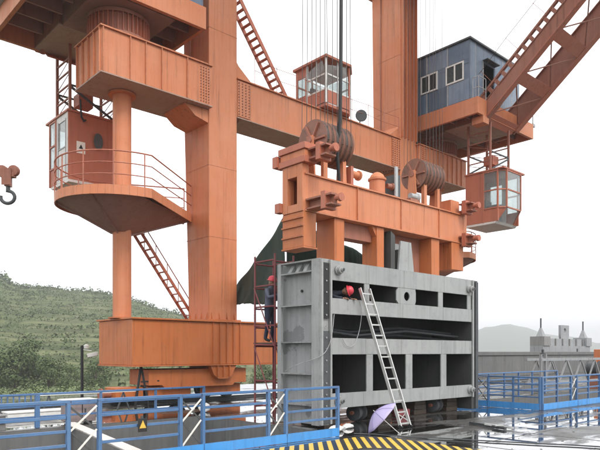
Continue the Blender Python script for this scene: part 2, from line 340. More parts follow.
def leafball(mb, c, rx, rz, n, ls, rnd=random):
    for _ in range(n):
        a = rnd.uniform(0, 2 * math.pi); z = rnd.uniform(-1, 1); q = rnd.uniform(.45, 1) ; rr = math.sqrt(1 - z * z) * q
        p = Vector((c[0] + math.cos(a) * rr * rx, c[1] + math.sin(a) * rr * rx, c[2] + z * q * rz))
        nrm = Vector((math.cos(a) * rr + rnd.uniform(-.6, .6), math.sin(a) * rr + rnd.uniform(-.6, .6), z + rnd.uniform(-.3, .9))).normalized()
        u = nrm.orthogonal().normalized(); u = Matrix.Rotation(rnd.uniform(0, 6.28), 3, nrm) @ u; v = nrm.cross(u); s = ls * rnd.uniform(.6, 1.3)
        mb.add([p - u * s - v * s * .6, p + u * s - v * s * .5, p + u * s * .8 + v * s * .6, p - u * s * .7 + v * s * .7], [(0, 1, 2, 3)])
sh1, sh2 = MB(), MB()
for lv in range(0, 50):
    z0 = -5.5 + lv * 1.08; u = -420 + random.uniform(0, 6)
    while u < 300:
        zr = 1.8 + ridge(u) * DH
        fr = (z0 + 7) / (zr + 7) if zr > -6.5 else 2
        if 0 < fr < 1:
            d = 85 + (DH - 85) * fr ** (1 / .92) + random.uniform(-1.3, 1.3)
            p = campt(u, d); dens = .5 + .5 * math.sin(p.x * .05 + 1.3) * math.sin(p.y * .043) + .25 * math.sin(p.x * .13 - p.y * .11)
            if random.random() < .8 + dens * .3:
                sz = random.uniform(.5, 1.1) * (1.3 if dens > .8 else 1)
                leafball(sh1 if random.random() < .82 else sh2, (p.x, p.y, hz(u, d) + sz * .45), sz, sz * .85, 13, sz * .27)
            u += random.uniform(.8, 1.7) * 615 / d
        else: u += 5
for u in range(-60, 200, 3):      # rough scrub along the skyline
    d = DH - random.uniform(2, 12); p = campt(u, d); s = random.uniform(.8, 2.0) * (1.7 if u < 8 else 1)
    leafball(sh1, (p.x, p.y, hz(u, d) + s * .5), s, s * .9, 26, s * .26)
o = sh1.build('hillside_shrubs', 'leaf', recalc=False); tag(o, 'dark green shrubs planted along the hillside terraces', 'shrubs', kind='stuff')
o = sh2.build('hillside_scrub', 'leaf_light', recalc=False); tag(o, 'lighter green scrub growing between the hillside shrubs', 'shrubs', kind='stuff')
sh3 = MB()
for _ in range(420):              # hedge-like belt of growth at the foot of the hill
    u = random.uniform(-260, 300); d = random.uniform(62, 84); p = campt(u, d); s = random.uniform(.7, 1.5)
    leafball(sh3, (p.x, p.y, -3.6 + random.uniform(-.8, .5)), s * 1.2, s, 80, s * .12)
o = sh3.build('bank_scrub', 'leaf_light', recalc=False); tag(o, 'pale green low scrub along the bank behind the blue railings', 'shrubs', kind='stuff')
o = MB().add([tuple(campt(u, d, -5.2 if d < 100 else -7)) for u, d in ((-900, 45), (700, 45), (700, 110), (-900, 110))], [(0, 1, 2, 3)]).build('bank', 'hill'); o['kind'] = 'structure'
def tree(u, d, zb, h, cr, label, mat='leaf', n=2800):
    p = campt(u, d, zb); t = thing('tree', label, 'tree', p, 'trees at the foot of the hill')
    tr = MB(); tr.lathe((p.x, p.y, zb), (0.04, 0.02, 1), [(0, .22), (h * .3, .16), (h * .75, .07)], 8)
    cl = []
    for k in range(9):
        a = k * 2.4 + random.uniform(-.4, .4); rr = cr * random.uniform(.25, .75); zz = zb + h * random.uniform(.38, .86)
        q = (p.x + math.cos(a) * rr, p.y + math.sin(a) * rr, zz); cl.append((q, cr * random.uniform(.38, .6)))
        tr.tube((p.x, p.y, zb + h * .28 + k * .1), q, .07, 6, .03)
    cl.append(((p.x, p.y, zb + h * .9), cr * .42))
    tr.build('trunk', 'bark', t)
    cb = MB()
    for q, s in cl: leafball(cb, q, s, s * .85, n // 10, cr * .042)
    cb.build('crown', mat, t, recalc=False)
TREES = [(14, 92, -6, 8.5, 3.6, 'broad dark tree nearest the left edge at the hill foot'), (33, 96, -6, 10, 3.8, 'tallest dark tree at the hill foot, left of the dark pole'),
         (48, 90, -6, 7, 2.8, 'small round tree next left of the dark pole'), (70, 88, -6, 6, 2.4, 'low tree directly behind the dark pole'), (-14, 90, -6, 9, 3.8, 'dark tree cut by the left edge'),
         (96, 98, -6, 6.5, 2.6, 'low tree just left of the orange bottom beam end'), (146, 94, -6, 6, 2.5, 'low tree seen below the orange bottom beam'), (262, 88, -6, 6.5, 2.3, 'small tree glimpsed through the maroon scaffold')]
for a in TREES: tree(*a)

# far hazy mountain on the right
MR = [(-300, 345), (200, 344), (380, 342), (440, 338), (470, 333), (490, 327), (508, 324), (525, 328), (545, 334), (570, 337), (600, 343), (660, 335), (760, 330), (900, 340), (1100, 345)]
def mr(u):
    for (a, va), (b, vb) in zip(MR, MR[1:]):
        if u <= b: t = (u - a) / (b - a); t = t * t * (3 - 2 * t); return (352 - (va + (vb - va) * t)) / 615
    return 0
mm = MB(); NU, ND = 160, 14
for i in range(NU + 1):
    u = -280 + 1360 * i / NU
    for j in range(ND + 1):
        d = 1300 + 700 * j / ND; f = min(1, j / 9); zr = 1.8 + mr(u) * 1750
        z = -10 + (zr + 10) * math.sin(f * math.pi / 2) - max(0, j - 9) * 8 + math.sin(u * .13 + j) * 1.6 * f + math.sin(u * .31 + j * 2) * .9
        p = campt(u, d); mm.v.append((p.x, p.y, z))
for i in range(NU):
    for j in range(ND):
        a = i * (ND + 1) + j; mm.f.append((a, a + ND + 1, a + ND + 2, a + 1))
o = mm.build('mountain', 'mountain'); o['kind'] = 'structure'

for (x0, x1, y0, y1) in [(-30, 80, 8.93, 8.955), (-30, 80, 4.6, 4.625), (10.9, 80, 6.55, 6.57)] + [(x, x + .022, -20, 8.92) for x in (10.5, 12.9, 15.6, 18.3, 21, 24)]:
    j_ = B(x0, x1, y0, y1, -.01, .004).build('joint', 'stripe_black'); j_.parent = d_
gr = MB()
for _ in range(700):
    t = random.uniform(9, 26); u = random.uniform(-.55, .62) * t; q = CF * t + CR * u
    if (PX0 < q.x < PX1 and PY0 < q.y < PY1) or (QX0 < q.x < QX1 and QY0 < q.y < QY1): continue
    r_ = random.uniform(.003, .010); a = random.uniform(0, 6.28); l_ = random.uniform(1, 3.2)
    gr.bar((q.x - math.cos(a) * r_ * l_, q.y - math.sin(a) * r_ * l_, r_ * .4), (q.x + math.cos(a) * r_ * l_, q.y + math.sin(a) * r_ * l_, r_ * .4 + random.uniform(0, .004)), r_, r_ * .8)
tag(gr.build('deck_grit', 'timber'), 'grit and litter scattered over the wet deck', 'grit', kind='stuff')
# rail track under the crane
o = MB()
for y in (19.35, 19.47): pass
rl = thing('crane_rail', 'steel rail on the wet deck under the crane trucks', 'rail', (18.75, 19.4, 0))
MB().box(-5, 45, 19.30, 19.50, 0.004, 0.03).box(-5, 45, 19.38, 19.42, 0.03, 0.09).box(-5, 45, 19.365, 19.435, 0.09, 0.12).build('rail_bar', 'grey_dark', rl)

# hazard-striped border on the deck
hzs = thing('hazard_marking', 'yellow and black diagonal striped border painted on the wet deck', 'floor marking', (9.5, 8.2, 0))
OX, OY, IX, IY = 10.08, 8.80, 8.95, 7.68
def qout(r, X, Y, ch):
    a = (X - .7385 * r) / .6743; b = (Y + .6743 * r) / .7385
    # chamfer X + Y = X0 + Y0 - ch
    c = (X + Y - ch - (.7385 - .6743) * r) / (.6743 + .7385)
    return min(a, b, c)
def gp(r, q, z): p = CR * r + CF * q; return (p.x, p.y, z)
MB().prism([(-2, IY), (IX - .35, IY), (IX, IY - .35), (IX, 0.5), (OX, 0.5), (OX, OY - .45), (OX - .45, OY), (-2, OY)], 'z', 0.001, 0.004).build('marking_base', 'stripe_black', hzs)
r = -4.2
while r < 6.2:
    a, b = r, r + .088
    MB().add([gp(a, qout(a, IX + .02, IY + .02, .35), .008), gp(b, qout(b, IX + .02, IY + .02, .35), .008), gp(b, qout(b, OX - .02, OY - .02, .45), .008), gp(a, qout(a, OX - .02, OY - .02, .45), .008)], [(0, 1, 2, 3)]).build('stripe', 'yellow', hzs)
    r += .182

# ------------------------------------------------------------------ gantry crane
G = thing('gantry_crane', 'huge orange gantry crane with box legs standing behind the grey gate', 'crane', (18.75, 19.6, 0))
def mir(x0, x1): return (37.5 - x1, 37.5 - x0)
# bottom sill beam
sill = B(9.48, 28.02, 18.5, 21.0, 1.36, 2.88).build('sill_beam', 'orange', G, .015)
B(9.42, 28.08, 18.42, 21.08, 2.883, 2.94).build('flange', 'orange', sill, .006)
B(9.45, 28.05, 18.46, 21.04, 1.31, 1.357).build('flange', 'orange', sill, .006)
for X0 in (12.6, 23.64):
    for k in range(5):
        x = X0 + .02 + k * .30; B(x, x + .025, 18.45, 18.497, 1.36, 2.88).build('stiffener', 'orange', sill)
for x in (16.5, 19.5, 22): B(x, x + .02, 18.44, 18.497, 1.36, 2.88).build('stiffener', 'orange', sill)
# legs
for i, X0 in enumerate((12.6, 23.64)):
    X1 = X0 + 1.26; mb = MB()
    z0, z1, z2 = 2.94, 10.3, 19.8
    prof = [(X0, 18.7, X1, 20.02), (X0, 18.7, X1, 20.36), (X0, 18.7, X1, 20.5)]
    for (a, b, c, d), z in zip(prof, (z0, z1, z2)): mb.v += [(a, b, z), (c, b, z), (c, d, z), (a, d, z)]
    mb.f += [(0, 3, 2, 1), (8, 9, 10, 11)] + [(4 * k + j, 4 * k + (j + 1) % 4, 4 * k + 4 + (j + 1) % 4, 4 * k + 4 + j) for k in (0, 1) for j in range(4)]
    leg = mb.build('leg', 'orange_glare', G, .02)
    B(X0 - .12, X1 + .12, 18.6, 20.14, 2.944, 3.0).build('base_plate', 'orange', leg, .006)
    for k in range(4):
        x = X0 + .1 + k * .34; MB().prism([(18.7, 3.0), (18.63, 3.0), (18.7, 3.25)], 'x', x, x + .025).build('gusset', 'orange', leg)
    for k in range(4):
        y = 18.8 + k * .38; MB().prism([(X0, 3.0), (X0 - .07, 3.0), (X0, 3.25)], 'y', y, y + .025).build('gusset', 'orange', leg)
    for z in (6.0, 8.6, 13.6, 16.2):   # erection weld seams
        B(X0 - .006, X1 + .006, 18.694, 20.2, z, z + .02).build('weld_seam', 'orange_glare', leg)
    MB().path([(X0 - .03, 19.9, 12.2), (X0 - .03, 19.9, 19.7)], .025, 6).build('conduit', 'brown_red', leg)
    if i == 1:                          # stiffeners down the front of the far leg
        for k in range(5):
            x = X0 + .06 + k * .27; B(x, x + .03, 18.55, 18.698, 12.2, 19.8).build('stiffener', 'orange_glare', leg)
# upper beam between the legs
cb = B(13.862, 23.638, 18.72, 19.95, 10.65, 12.08).build('cross_beam', 'orange_glare', G, .015)
B(13.862, 23.638, 18.64, 20.03, 12.083, 12.125).build('flange', 'orange_glare', cb)
B(13.862, 23.638, 18.66, 20.01, 10.61, 10.647).build('flange', 'bounce_under', cb)
for s, x in ((1, 13.862), (-1, 23.638)):
    MB().prism([(x, 12.13), (x + s * .75, 12.13), (x + s * .12, 12.6), (x, 12.75)], 'y', 18.74, 19.9).build('haunch', 'orange_glare', cb)
    B(x + s * .33 - .3, x + s * .33 + .3, 18.69, 18.717, 10.7, 12.04).build('splice_plate', 'orange_glare', cb)
    bolts = MB()
    for a in range(4):
        for b in range(12):
            bolts.lathe((x + s * .33 + (-.24 + a * .16), 18.69, 10.78 + b * .107), (0, -1, 0), [(0, .028), (.03, .028)], 6)
    for b in range(9): bolts.lathe((x + s * (.15 + b * .05), 18.76 + b * .13, 10.61), (0, 0, -1), [(0, .03), (.05, .03)], 6)
    bolts.build('bolt_rows', 'brown_red', cb, kind='stuff')
# outer head boxes carrying the slewing cranes
for (X0, X1, s) in ((8.44, 12.598, 1), (24.902, 29.06, -1)):
    hb = B(X0, X1, 18.5, 20.42, 10.65, 12.06).build('head_box', 'orange_glare', G, .015)
    B(X0 - .07, X1, 18.43, 20.49, 12.063, 12.11).build('flange', 'orange_glare', hb)
    B(X0 - .05, X1, 18.45, 20.47, 10.605, 10.647).build('flange', 'bounce_under', hb)
    rx = [8.44 + d for d in (.02, .95, 1.5, 2.1, 3.1)] if s > 0 else [25.2 + .42 * k for k in range(9)]
    for x in rx: B(x, x + .03, 18.44, 18.497, 10.65, 12.06).build('stiffener', 'orange_glare', hb)
    for k in range(5):
        y = 18.55 + k * .44; xo = X0 if s > 0 else X1
        (B(X0 - .07, X0 - .003, y, y + .03, 10.65, 12.06) if s > 0 else B(X1 + .003, X1 + .07, y, y + .03, 10.65, 12.06)).build('stiffener', 'orange_glare', hb)
    xl = 12.598 if s > 0 else 24.902
    MB().prism([(xl, 10.6), (xl - s * 1.0, 10.6), (xl - s * .55, 10.25), (xl, 10.12)], 'y', 18.74, 20.2).build('haunch', 'orange_glare', hb)
    bolts = MB(); xb = xl - s * .32
    for a in range(4):
        for b in range(13): bolts.lathe((xb + s * (-.15 + a * .11), 18.497, 10.74 + b * .1), (0, -1, 0), [(0, .024), (.03, .024)], 6)
    bolts.build('bolt_rows', 'brown_red', hb, kind='stuff')
# tubes and round balconies
def balcony(cx, s):
    t = MB().lathe((cx, 19.6, 2.94), (0, 0, 1), [(0, .31), (7.67, .31)], 32).build('support_tube', 'orange_glare', G)
    MB().lathe((cx, 19.6, 2.94), (0, 0, 1), [(0, .46), (.04, .46)], 32).build('flange_ring', 'orange', t)
    MB().lathe((cx, 19.6, 10.52), (0, 0, 1), [(0, .46), (.07, .46)], 32).build('flange_ring', 'orange_glare', t)
    pts = []
    for k in range(29):
        a = math.pi / 2 + math.pi * k / 28
        pts.append((cx + s * 2.15 * math.cos(a), 19.6 - 2.05 * math.sin(a) * -1 * -1 if False else 19.6 + 2.05 * math.sin(a)))
    xe = 12.55 if s > 0 else 24.95
    pts = [(xe, 20.3)] + [(p[0], p[1]) for p in pts] + [(xe, 19.8)]
    bal = MB().prism(pts, 'z', 6.88, 6.94).build('balcony', 'orange_glare', G)
    rim = MB(); n = len(pts)
    for a, b in zip(pts[:-1], pts[1:]):
        rim.bar((a[0], a[1], 6.82), (b[0], b[1], 6.82), .035, .30)
    rim.build('rim', 'orange_glare', bal)
    cone = MB(); idx = list(range(0, n, 3)); idx = idx if idx[-1] == n - 1 else idx + [n - 1]
    top = [Vector((pts[i][0], pts[i][1], 6.76)) for i in idx]
    top = [Vector((cx + (p.x - cx) * .985, 19.6 + (p.y - 19.6) * .985, 6.74)) for p in top]
    bot = []
    for p in top:
        d = Vector((p.x - cx, p.y - 19.6, 0)).normalized(); bot.append(Vector((cx, 19.6, 5.85)) + d * .33)
    cone.v = [tuple(v) for v in top + bot]; m = len(top)
    cone.f = [(i, i + 1, m + i + 1, m + i) for i in range(m - 1)]
    cone.build('underside', 'under_shade', bal)
    for i in range(1, m, 3):
        MB().bar(top[i] + Vector((0, 0, -.03)), bot[i] + Vector((0, 0, -.03)), .025, .06).build('bracket_rib', 'under_shade', bal)
    for h, rr in ((1.08, .024), (.72, .018), (.36, .018)):
        MB().path([(p[0], p[1], 6.94 + h) for p in pts], rr, 6).build('rail', 'red_old', bal)
    for i in list(range(0, n, 4)) + [n - 1]:
        MB().tube((pts[i][0], pts[i][1], 6.86), (pts[i][0], pts[i][1], 8.03), .02, 6).build('post', 'red_old', bal)
    # stair down to the sill
    st = MB(); xa, xb, za, zb = cx + s * .62, cx + s * 3.55, 6.91, 2.96
    stair = MB().bar((xa, 20.47, za), (xb, 20.47, zb), .05, .10).build('stair', 'red_old', G)
    MB().bar((xa, 21.02, za), (xb, 21.02, zb), .05, .10).build('stringer', 'red_old', stair)
    for k in range(1, 15):
        f = k / 15; B(xa + (xb - xa) * f - .06, xa + (xb - xa) * f + .06, 20.497, 20.993, za + (zb - za) * f, za + (zb - za) * f + .03).build('tread', 'red_old', stair)
    MB().tube((xa, 21.02, za + .95), (xb, 21.02, zb + .95), .02, 6).build('handrail', 'red_old', stair)
    for k in range(7):
        f = k / 6; x = xa + (xb - xa) * f; z = za + (zb - za) * f; MB().tube((x, 21.02, z), (x, 21.02, z + .95), .014, 6).build('post', 'red_old', stair)
balcony(9.67, 1); balcony(27.83, -1)
# steep ladder from the left leg to the operator cab
lx0, lz0, lx1, lz1 = 13.9, 17.75, 18.15, 12.15
lad = MB().bar((lx0, 20.15, lz0), (lx1, 20.15, lz1), .05, .16).build('access_ladder', 'red_old', G)
MB().bar((lx0, 20.75, lz0), (lx1, 20.75, lz1), .05, .16).build('stringer', 'red_old', lad)
for k in range(1, 24):
    f = k / 24; x = lx0 + (lx1 - lx0) * f; z = lz0 + (lz1 - lz0) * f
    B(x - .07, x + .07, 20.177, 20.723, z - .02, z + .02).build('tread', 'red_old', lad)
MB().tube((lx0, 20.75, lz0 + .9), (lx1, 20.75, lz1 + .9), .012, 6).build('handrail', 'red_old', lad)
# operator cab on the upper beam
def cabin(parent, name, x0, x1, y0, y1, z0, z1, mat, frame, cut, solid_back=.35):
    """glazed cab; cut = width of the chamfered nose at the -Y face"""
    c = MB().prism([(x0, y0 + cut), (x0 + cut, y0), (x1 - cut, y0), (x1, y0 + cut), (x1, y1), (x0, y1)], 'z', z0, z0 + .12).build(name, mat, parent, .01)
    return c
C0 = MB().prism([(18.2, 18.32), (19.6, 18.32), (20.08, 18.75), (20.08, 20.2), (18.2, 20.2)], 'z', 12.16, 12.28).build('operator_cab', 'red_old', G)
MB().prism([(18.1, 18.2), (19.65, 18.2), (20.2, 18.68), (20.2, 20.3), (18.1, 20.3)], 'z', 14.16, 14.26).build('cab_roof', 'red_old', C0)
B(18.2, 18.25, 19.5, 20.2, 12.283, 12.95).box(18.2, 18.25, 19.5, 20.2, 13.75, 14.158).box(18.2, 18.25, 19.5, 19.6, 12.95, 13.75).box(18.2, 18.25, 20.08, 20.2, 12.95, 13.75).box(18.25, 20.08, 20.19, 20.22, 12.283, 12.9).build('rear_panel', 'red_old', C0)
for (a, b) in (((18.2, 19.46), (18.2, 18.32)), ((18.2, 18.32), (19.6, 18.32)), ((19.6, 18.32), (20.08, 18.75)), ((20.08, 18.75), (20.08, 20.17)), ((20.08, 20.17), (18.29, 20.17))):
    A = Vector((a[0], a[1], 0)); Bv = Vector((b[0], b[1], 0)); fm = MB()
    fm.bar(A + Vector((0, 0, 12.284)), A + Vector((0, 0, 14.157)), .07, .07)
    A = A + (Bv - A).normalized() * .036; Bv = Bv - (Bv - A).normalized() * .036
    fm.bar((A + Bv) / 2 + Vector((0, 0, 12.28)), (A + Bv) / 2 + Vector((0, 0, 14.16)), .04, .04)
    for z in (12.86, 13.5): fm.bar(A + Vector((0, 0, z)), Bv + Vector((0, 0, z)), .05, .06)
    fm.build('window_frame', 'white' if a[0] < 19 else 'red_old', C0)
    MB().bar(A + Vector((0, 0, 12.57)), Bv + Vector((0, 0, 12.57)), .03, .52).build('lower_panel', 'red_old', C0)
    MB().bar(A + Vector((0, 0, 13.22)), Bv + Vector((0, 0, 13.52)), .012, 1.26).build('pane', 'glass', C0)
B(18.197, 18.203, 19.6, 20.08, 12.95, 13.75).build('pane', 'glass', C0)
MB().box(18.6, 19.1, 19.2, 19.7, 12.283, 12.75).box(18.6, 19.1, 19.6, 19.72, 12.75, 13.4).build('seat', 'grey_dark', C0)
# lamp and cable reel on the beam, safety wires
fl = MB().lathe((21.0, 18.9, 12.55), (-.6, -.8, -.1), [(0, .1), (.1, .2), (.2, .27), (.23, .25)], 16).build('floodlight', 'grey_dark', G)
MB().tube((21.05, 18.98, 12.12), (21.05, 18.98, 12.5), .03, 6).build('bracket', 'grey_dark', fl)
sw = MB()
for z in (12.65, 13.1): sw.path([(14.7 + k * 1.1, 18.68, z - .05 * (k % 2)) for k in range(9)], .010, 5)
hr = sw.build('safety_wire', 'red_old', G)
for k in range(9):
    if k not in (3, 4): MB().tube((14.7 + k * 1.1, 18.68, 12.125), (14.7 + k * 1.1, 18.68, 13.12), .012, 5).build('post', 'red_old', hr)
# trucks
for X0 in (10.2, 23.2):
    tb = MB().prism([(X0, .66), (X0 + .5, .66), (X0 + .62, .56), (X0 + 3.48, .56), (X0 + 3.6, .66), (X0 + 4.1, .66), (X0 + 4.1, 1.2), (X0, 1.2)], 'y', 18.72, 20.1).build('travel_truck', 'orange', G, .01)
    MB().prism([(X0 + 2.35, 1.307), (X0 + 3.5, 1.307), (X0 + 3.3, .93), (X0 + 3.1, .82), (X0 + 2.7, .82), (X0 + 2.5, .98)], 'y', 18.52, 18.717).build('pivot_bracket', 'orange', tb)
    for k in range(3): B(X0 + 2.62 + k * .26, X0 + 2.65 + k * .26, 18.44, 18.517, .9, 1.305).build('stiffener', 'orange', tb)
    B(X0 + 2.4, X0 + 3.4, 18.8, 20.0, 1.203, 1.305).build('pivot_block', 'orange', tb)
    for wx in (X0 + .45, X0 + 1.45, X0 + 2.65, X0 + 3.65):
        wl = MB().lathe((wx, 19.28, .47), (0, 1, 0), [(0, .33), (.01, .38), (.04, .38), (.05, .35), (.19, .35), (.20, .38), (.23, .38), (.24, .33)], 28).build('wheel', 'grey_dark', tb)
        MB().lathe((wx, 19.2, .47), (0, 1, 0), [(0, .1), (.08, .12)], 14).build('axle_cap', 'brown_red', tb)
    for wx in (X0 + .95, X0 + 3.15):
        B(wx - .85, wx + .85, 18.95, 19.14, .28, .62).build('bogie', 'orange', tb, .01)
    MB().box(X0 - 1.1, X0 - .1, 18.9, 19.7, .18, .62).build('buffer_box', 'orange', tb, .02)
    MB().lathe((X0 - 1.1, 19.3, .4), (-1, 0, 0), [(0, .12), (.28, .12), (.29, .2), (.36, .2)], 16).build('buffer', 'brown_red', tb)
# hoist girders and trolley overhead
for X0 in (12.28, 23.32):
    hg = B(X0, X0 + 1.9, 8.6, 20.9, 19.803, 20.9).build('hoist_girder', 'orange_glare', G, .02)
    B(X0 - .12, X0 + 2.02, 8.5, 21.0, 20.903, 20.96).build('flange', 'orange_glare', hg)
tg = B(9.6, 26, 10.5, 11.7, 20.97, 22.2).build('trolley_girder', 'orange_glare', G, .02)

# ------------------------------------------------------------------ slewing cranes (built in their own axes, jib towards local -Y)
def slewing(cx, cy, rz, label, hook):
    S = thing('slewing_crane', label, 'crane', (cx, cy, 12.0), 'slewing cranes on the gantry ends', rz, True)
    Z = -12.0
    # ring
    ring = MB().lathe((0, 0, 12.115 + Z), (0, 0, 1), [(0, 1.02), (.1, 1.02), (.1, .93), (.7, .93), (.7, 1.02), (.82, 1.02)], 48).build('slewing_ring', 'brown_red', S)
    fins = MB()
    for k in range(40):
        a = 2 * math.pi * k / 40; fins.bar((math.cos(a) * .95, math.sin(a) * .95, 12.22 + Z), (math.cos(a) * .95, math.sin(a) * .95, 12.81 + Z), .02, .16, (math.cos(a), math.sin(a), 0))
    fins.build('ring_fins', 'red_old', ring, kind='stuff')
    # platform frame: edge girders, cross girders, deck plate
    x0, x1, y0, y1, z0, z1 = -2.45, 2.9, -3.95, 1.6, 12.95 + Z, 13.72 + Z
    pf = B(x0 + .14, x1 - .14, y0 + .14, y1 - .14, z1 - .12, z1 - .02).build('platform', 'under_shade', S)
    for a in ((x0, x1, y0, y0 + .14, z0, z1), (x0, x1, y1 - .14, y1, z0, z1), (x0, x0 + .14, y0 + .14, y1 - .14, z0, z1), (x1 - .14, x1, y0 + .14, y1 - .14, z0, z1)):
        B(*a).build('edge_girder', 'orange_glare', pf, .008)
    B(x1 + .002, x1 + .22, y0, y1, z1 - .1, z1 + .05).build('walkway', 'pale_grey', pf)
    for k in range(6): B(x1 + .16, x1 + .2, y0 + .1 + k * 1.05, y0 + .14 + k * 1.05, z1 + .052, z1 + 1.05).build('walkway_post', 'pale_grey', pf)
    B(x1 + .15, x1 + .21, y0, y1, z1 + 1.053, z1 + 1.1).build('walkway_rail', 'pale_grey', pf)
    B(-1.35, 1.35, -1.45, 1.4, z0, z1 - .123).build('centre_box', 'under_shade', pf)
    B(-1.45, 1.45, y0 + .14, -1.46, z0 + .02, z0 + .06).build('bottom_plate', 'bounce_under', pf)
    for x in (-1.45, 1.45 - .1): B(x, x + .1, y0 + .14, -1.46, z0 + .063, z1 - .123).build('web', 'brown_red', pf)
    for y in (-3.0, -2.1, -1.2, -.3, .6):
        B(x0 + .14, -1.46, y, y + .08, z0 + .2, z1 - .123).build('cross_girder', 'under_shade', pf)
        B(1.46, x1 - .14, y, y + .08, z0 + .2, z1 - .123).build('cross_girder', 'under_shade', pf)
    B(-2.0, -1.5, y0 - .02, y0 + .6, z0 - .34, z0 - .003).build('jib_bracket', 'orange_glare', pf, .01)
    # machine house
    hx0, hx1, hy0, hy1, hz0, hz1 = -2.42, 2.3, -3.48, 1.45, 13.725 + Z, 16.55 + Z
    ho = MB().box(hx0, hx0 + .05, hy0, hy1, hz0, hz1).box(hx1 - .05, hx1, hy0, hy1, hz0, hz1).box(hx0 + .05, hx1 - .05, hy1 - .05, hy1, hz0, hz1)
    ho.box(hx0 + .05, -1.2, hy0, hy0 + .05, hz0, hz1).box(-.2, hx1 - .05, hy0, hy0 + .05, hz0, hz1).box(-1.2, -.2, hy0, hy0 + .05, hz0 + 2.1, hz1)
    ho = ho.build('machine_house', 'blue_house', S, .006)
    B(hx0 - .1, hx1 + .1, hy0 - .12, hy1 + .1, hz1 + .002, hz1 + .08).build('roof', 'grey_dark', ho)
    for y in (-2.3, -1.1, .1): B(hx0 - .014, hx0 - .001, y, y + .05, hz0, hz1).build('seam', 'pale_grey', ho); B(hx1 + .001, hx1 + .014, y, y + .05, hz0, hz1).build('seam', 'pale_grey', ho)
    B(hx0 - .012, hx0 - .001, hy0, hy1, hz0 + 1.72, hz0 + 1.75).build('seam', 'blue_house', ho)
    for x in (-1.9, .6, 1.5): B(x, x + .04, hy0 - .012, hy0 - .001, hz0, hz1).build('seam', 'pale_grey', ho)
    for ya in (-3.2, -1.72):
        wn = MB()
        for a in ((ya, ya + 1.0, 0, .07), (ya, ya + 1.0, .83, .9), (ya, ya + .07, .07, .83), (ya + .93, ya + 1.0, .07, .83), (ya + .46, ya + .54, .07, .83)):
            wn.box(hx0 - .05, hx0 - .003, a[0], a[1], hz0 + 1.0 + a[2], hz0 + 1.0 + a[3])
        wn = wn.build('window', 'white', ho)
        B(hx0 - .03, hx0 - .02, ya + .07, ya + .93, hz0 + 1.07, hz0 + 1.83).build('pane', 'glass_dark', ho)
        B(hx0 - .016, hx0 - .004, ya + .07, ya + .93, hz0 + 1.07, hz0 + 1.83).build('unlit_room_stand_in', 'grey_dark', ho)  # dark sheet stands in for the unlit room behind the pane
    MB().prism([(-1.2, hy0 + .06), (-1.16, hy0 + .06), (-1.0, hy0 + .95), (-1.04, hy0 + .95)], 'z', hz0 + .02, hz0 + 2.05).build('door', 'pale_grey', ho)
    B(-1.26, -1.2, hy0 - .02, hy0 - .002, hz0, hz0 + 2.16).build('door_jamb', 'pale_grey', ho); B(-1.26, -.14, hy0 - .3, hy0 - .002, hz0 + 2.17, hz0 + 2.21).build('door_canopy', 'grey_dark', ho)
    for a, (ya, yb) in enumerate(((-3.475, -2.305), (-2.245, -1.105), (-1.045, .095), (.155, 1.445))):
        for c, (za, zb) in enumerate(((.02, .985), (1.93, 2.8))):
            B(hx0 - .009, hx0 - .001, ya, yb, hz0 + za, hz0 + zb).build('panel', ('blue_light', 'blue_dark', 'blue_house')[(a + c * 2) % 3], ho)
    for a, (xa, xb) in enumerate(((-2.36, -1.91), (-.13, .59), (.65, 1.49), (1.55, 2.27))): B(xa, xb, hy0 - .009, hy0 - .001, hz0 + .02, hz1 - .02).build('panel', 'blue_light', ho)
    hr = MB()
    for z in (.5, 1.0): hr.path([(-2.3, -3.6, z1 + z), (-2.3, -3.9, z1 + z), (-1.7, -3.92, z1 + z)], .02, 6)
    for p in ((-2.3, -3.6), (-2.3, -3.9), (-1.7, -3.92)): hr.tube((p[0], p[1], z1), (p[0], p[1], z1 + 1.0), .02, 6)
    hr.build('handrail', 'pale_grey', S)
    # jib: twin girders with a pierced upper strip, tied underneath
    E = math.atan(.828); ce, se = math.cos(E), math.sin(E)
    def J(x, a, h): return (x, -3.85 - a * ce + h * se * -1 * -1 * -1 if False else -3.85 - a * ce - h * se * -1 * -1, 0)
    def jp(x, a, h):       # a along the jib, h across it (upwards normal)
        return Vector((x, -3.55 - a * ce + h * se, 12.62 + Z + a * se + h * ce))
    L = 17.0; jib = None
    for x in (-1.55, 1.2):
        g = MB().bar(jp(x, .3, .33), jp(x, L, .33), .10, .62, (0, se, ce)).build('jib', 'brown_red', S) if jib is None else MB().bar(jp(x, .3, .33), jp(x, L, .33), .10, .62, (0, se, ce)).build('girder', 'brown_red', jib)
        jib = jib or g
        MB().bar(jp(x, .5, .0), jp(x, L, .0), .34, .04, (0, se, ce)).build('flange', 'red_old', jib)
        if x > 0:
            MB().bar(jp(x, .3, .86), jp(x, L, .86), .10, .44, (0, se, ce)).build('upper_web', 'brown_red', jib); MB().bar(jp(x, .3, 1.1), jp(x, L, 1.1), .3, .04, (0, se, ce)).build('flange', 'brown_red', jib); continue
        MB().bar(jp(x, .1, .665), jp(x, L, .665), .20, .045, (0, se, ce)).build('flange', 'brown_red', jib)
        MB().bar(jp(x, .1, 1.05), jp(x, L, 1.05), .16, .09, (0, se, ce)).build('top_chord', 'brown_red', jib)
        k = 0.1
        while k < L:
            MB().bar(jp(x, k, .685), jp(x, k, 1.01), .10, .17, (0, -ce, se)).build('strip_post', 'brown_red', jib); k += .44
        MB().prism([(-3.97, 12.9 + Z), (-3.97, 13.72 + Z), (-4.55, 14.25 + Z), (-5.1, 13.95 + Z), (-4.5, 13.3 + Z)], 'x', x - .13, x + .13).build('jib_foot', 'brown_red', jib)
    xi0, xi1 = -1.37, 1.02
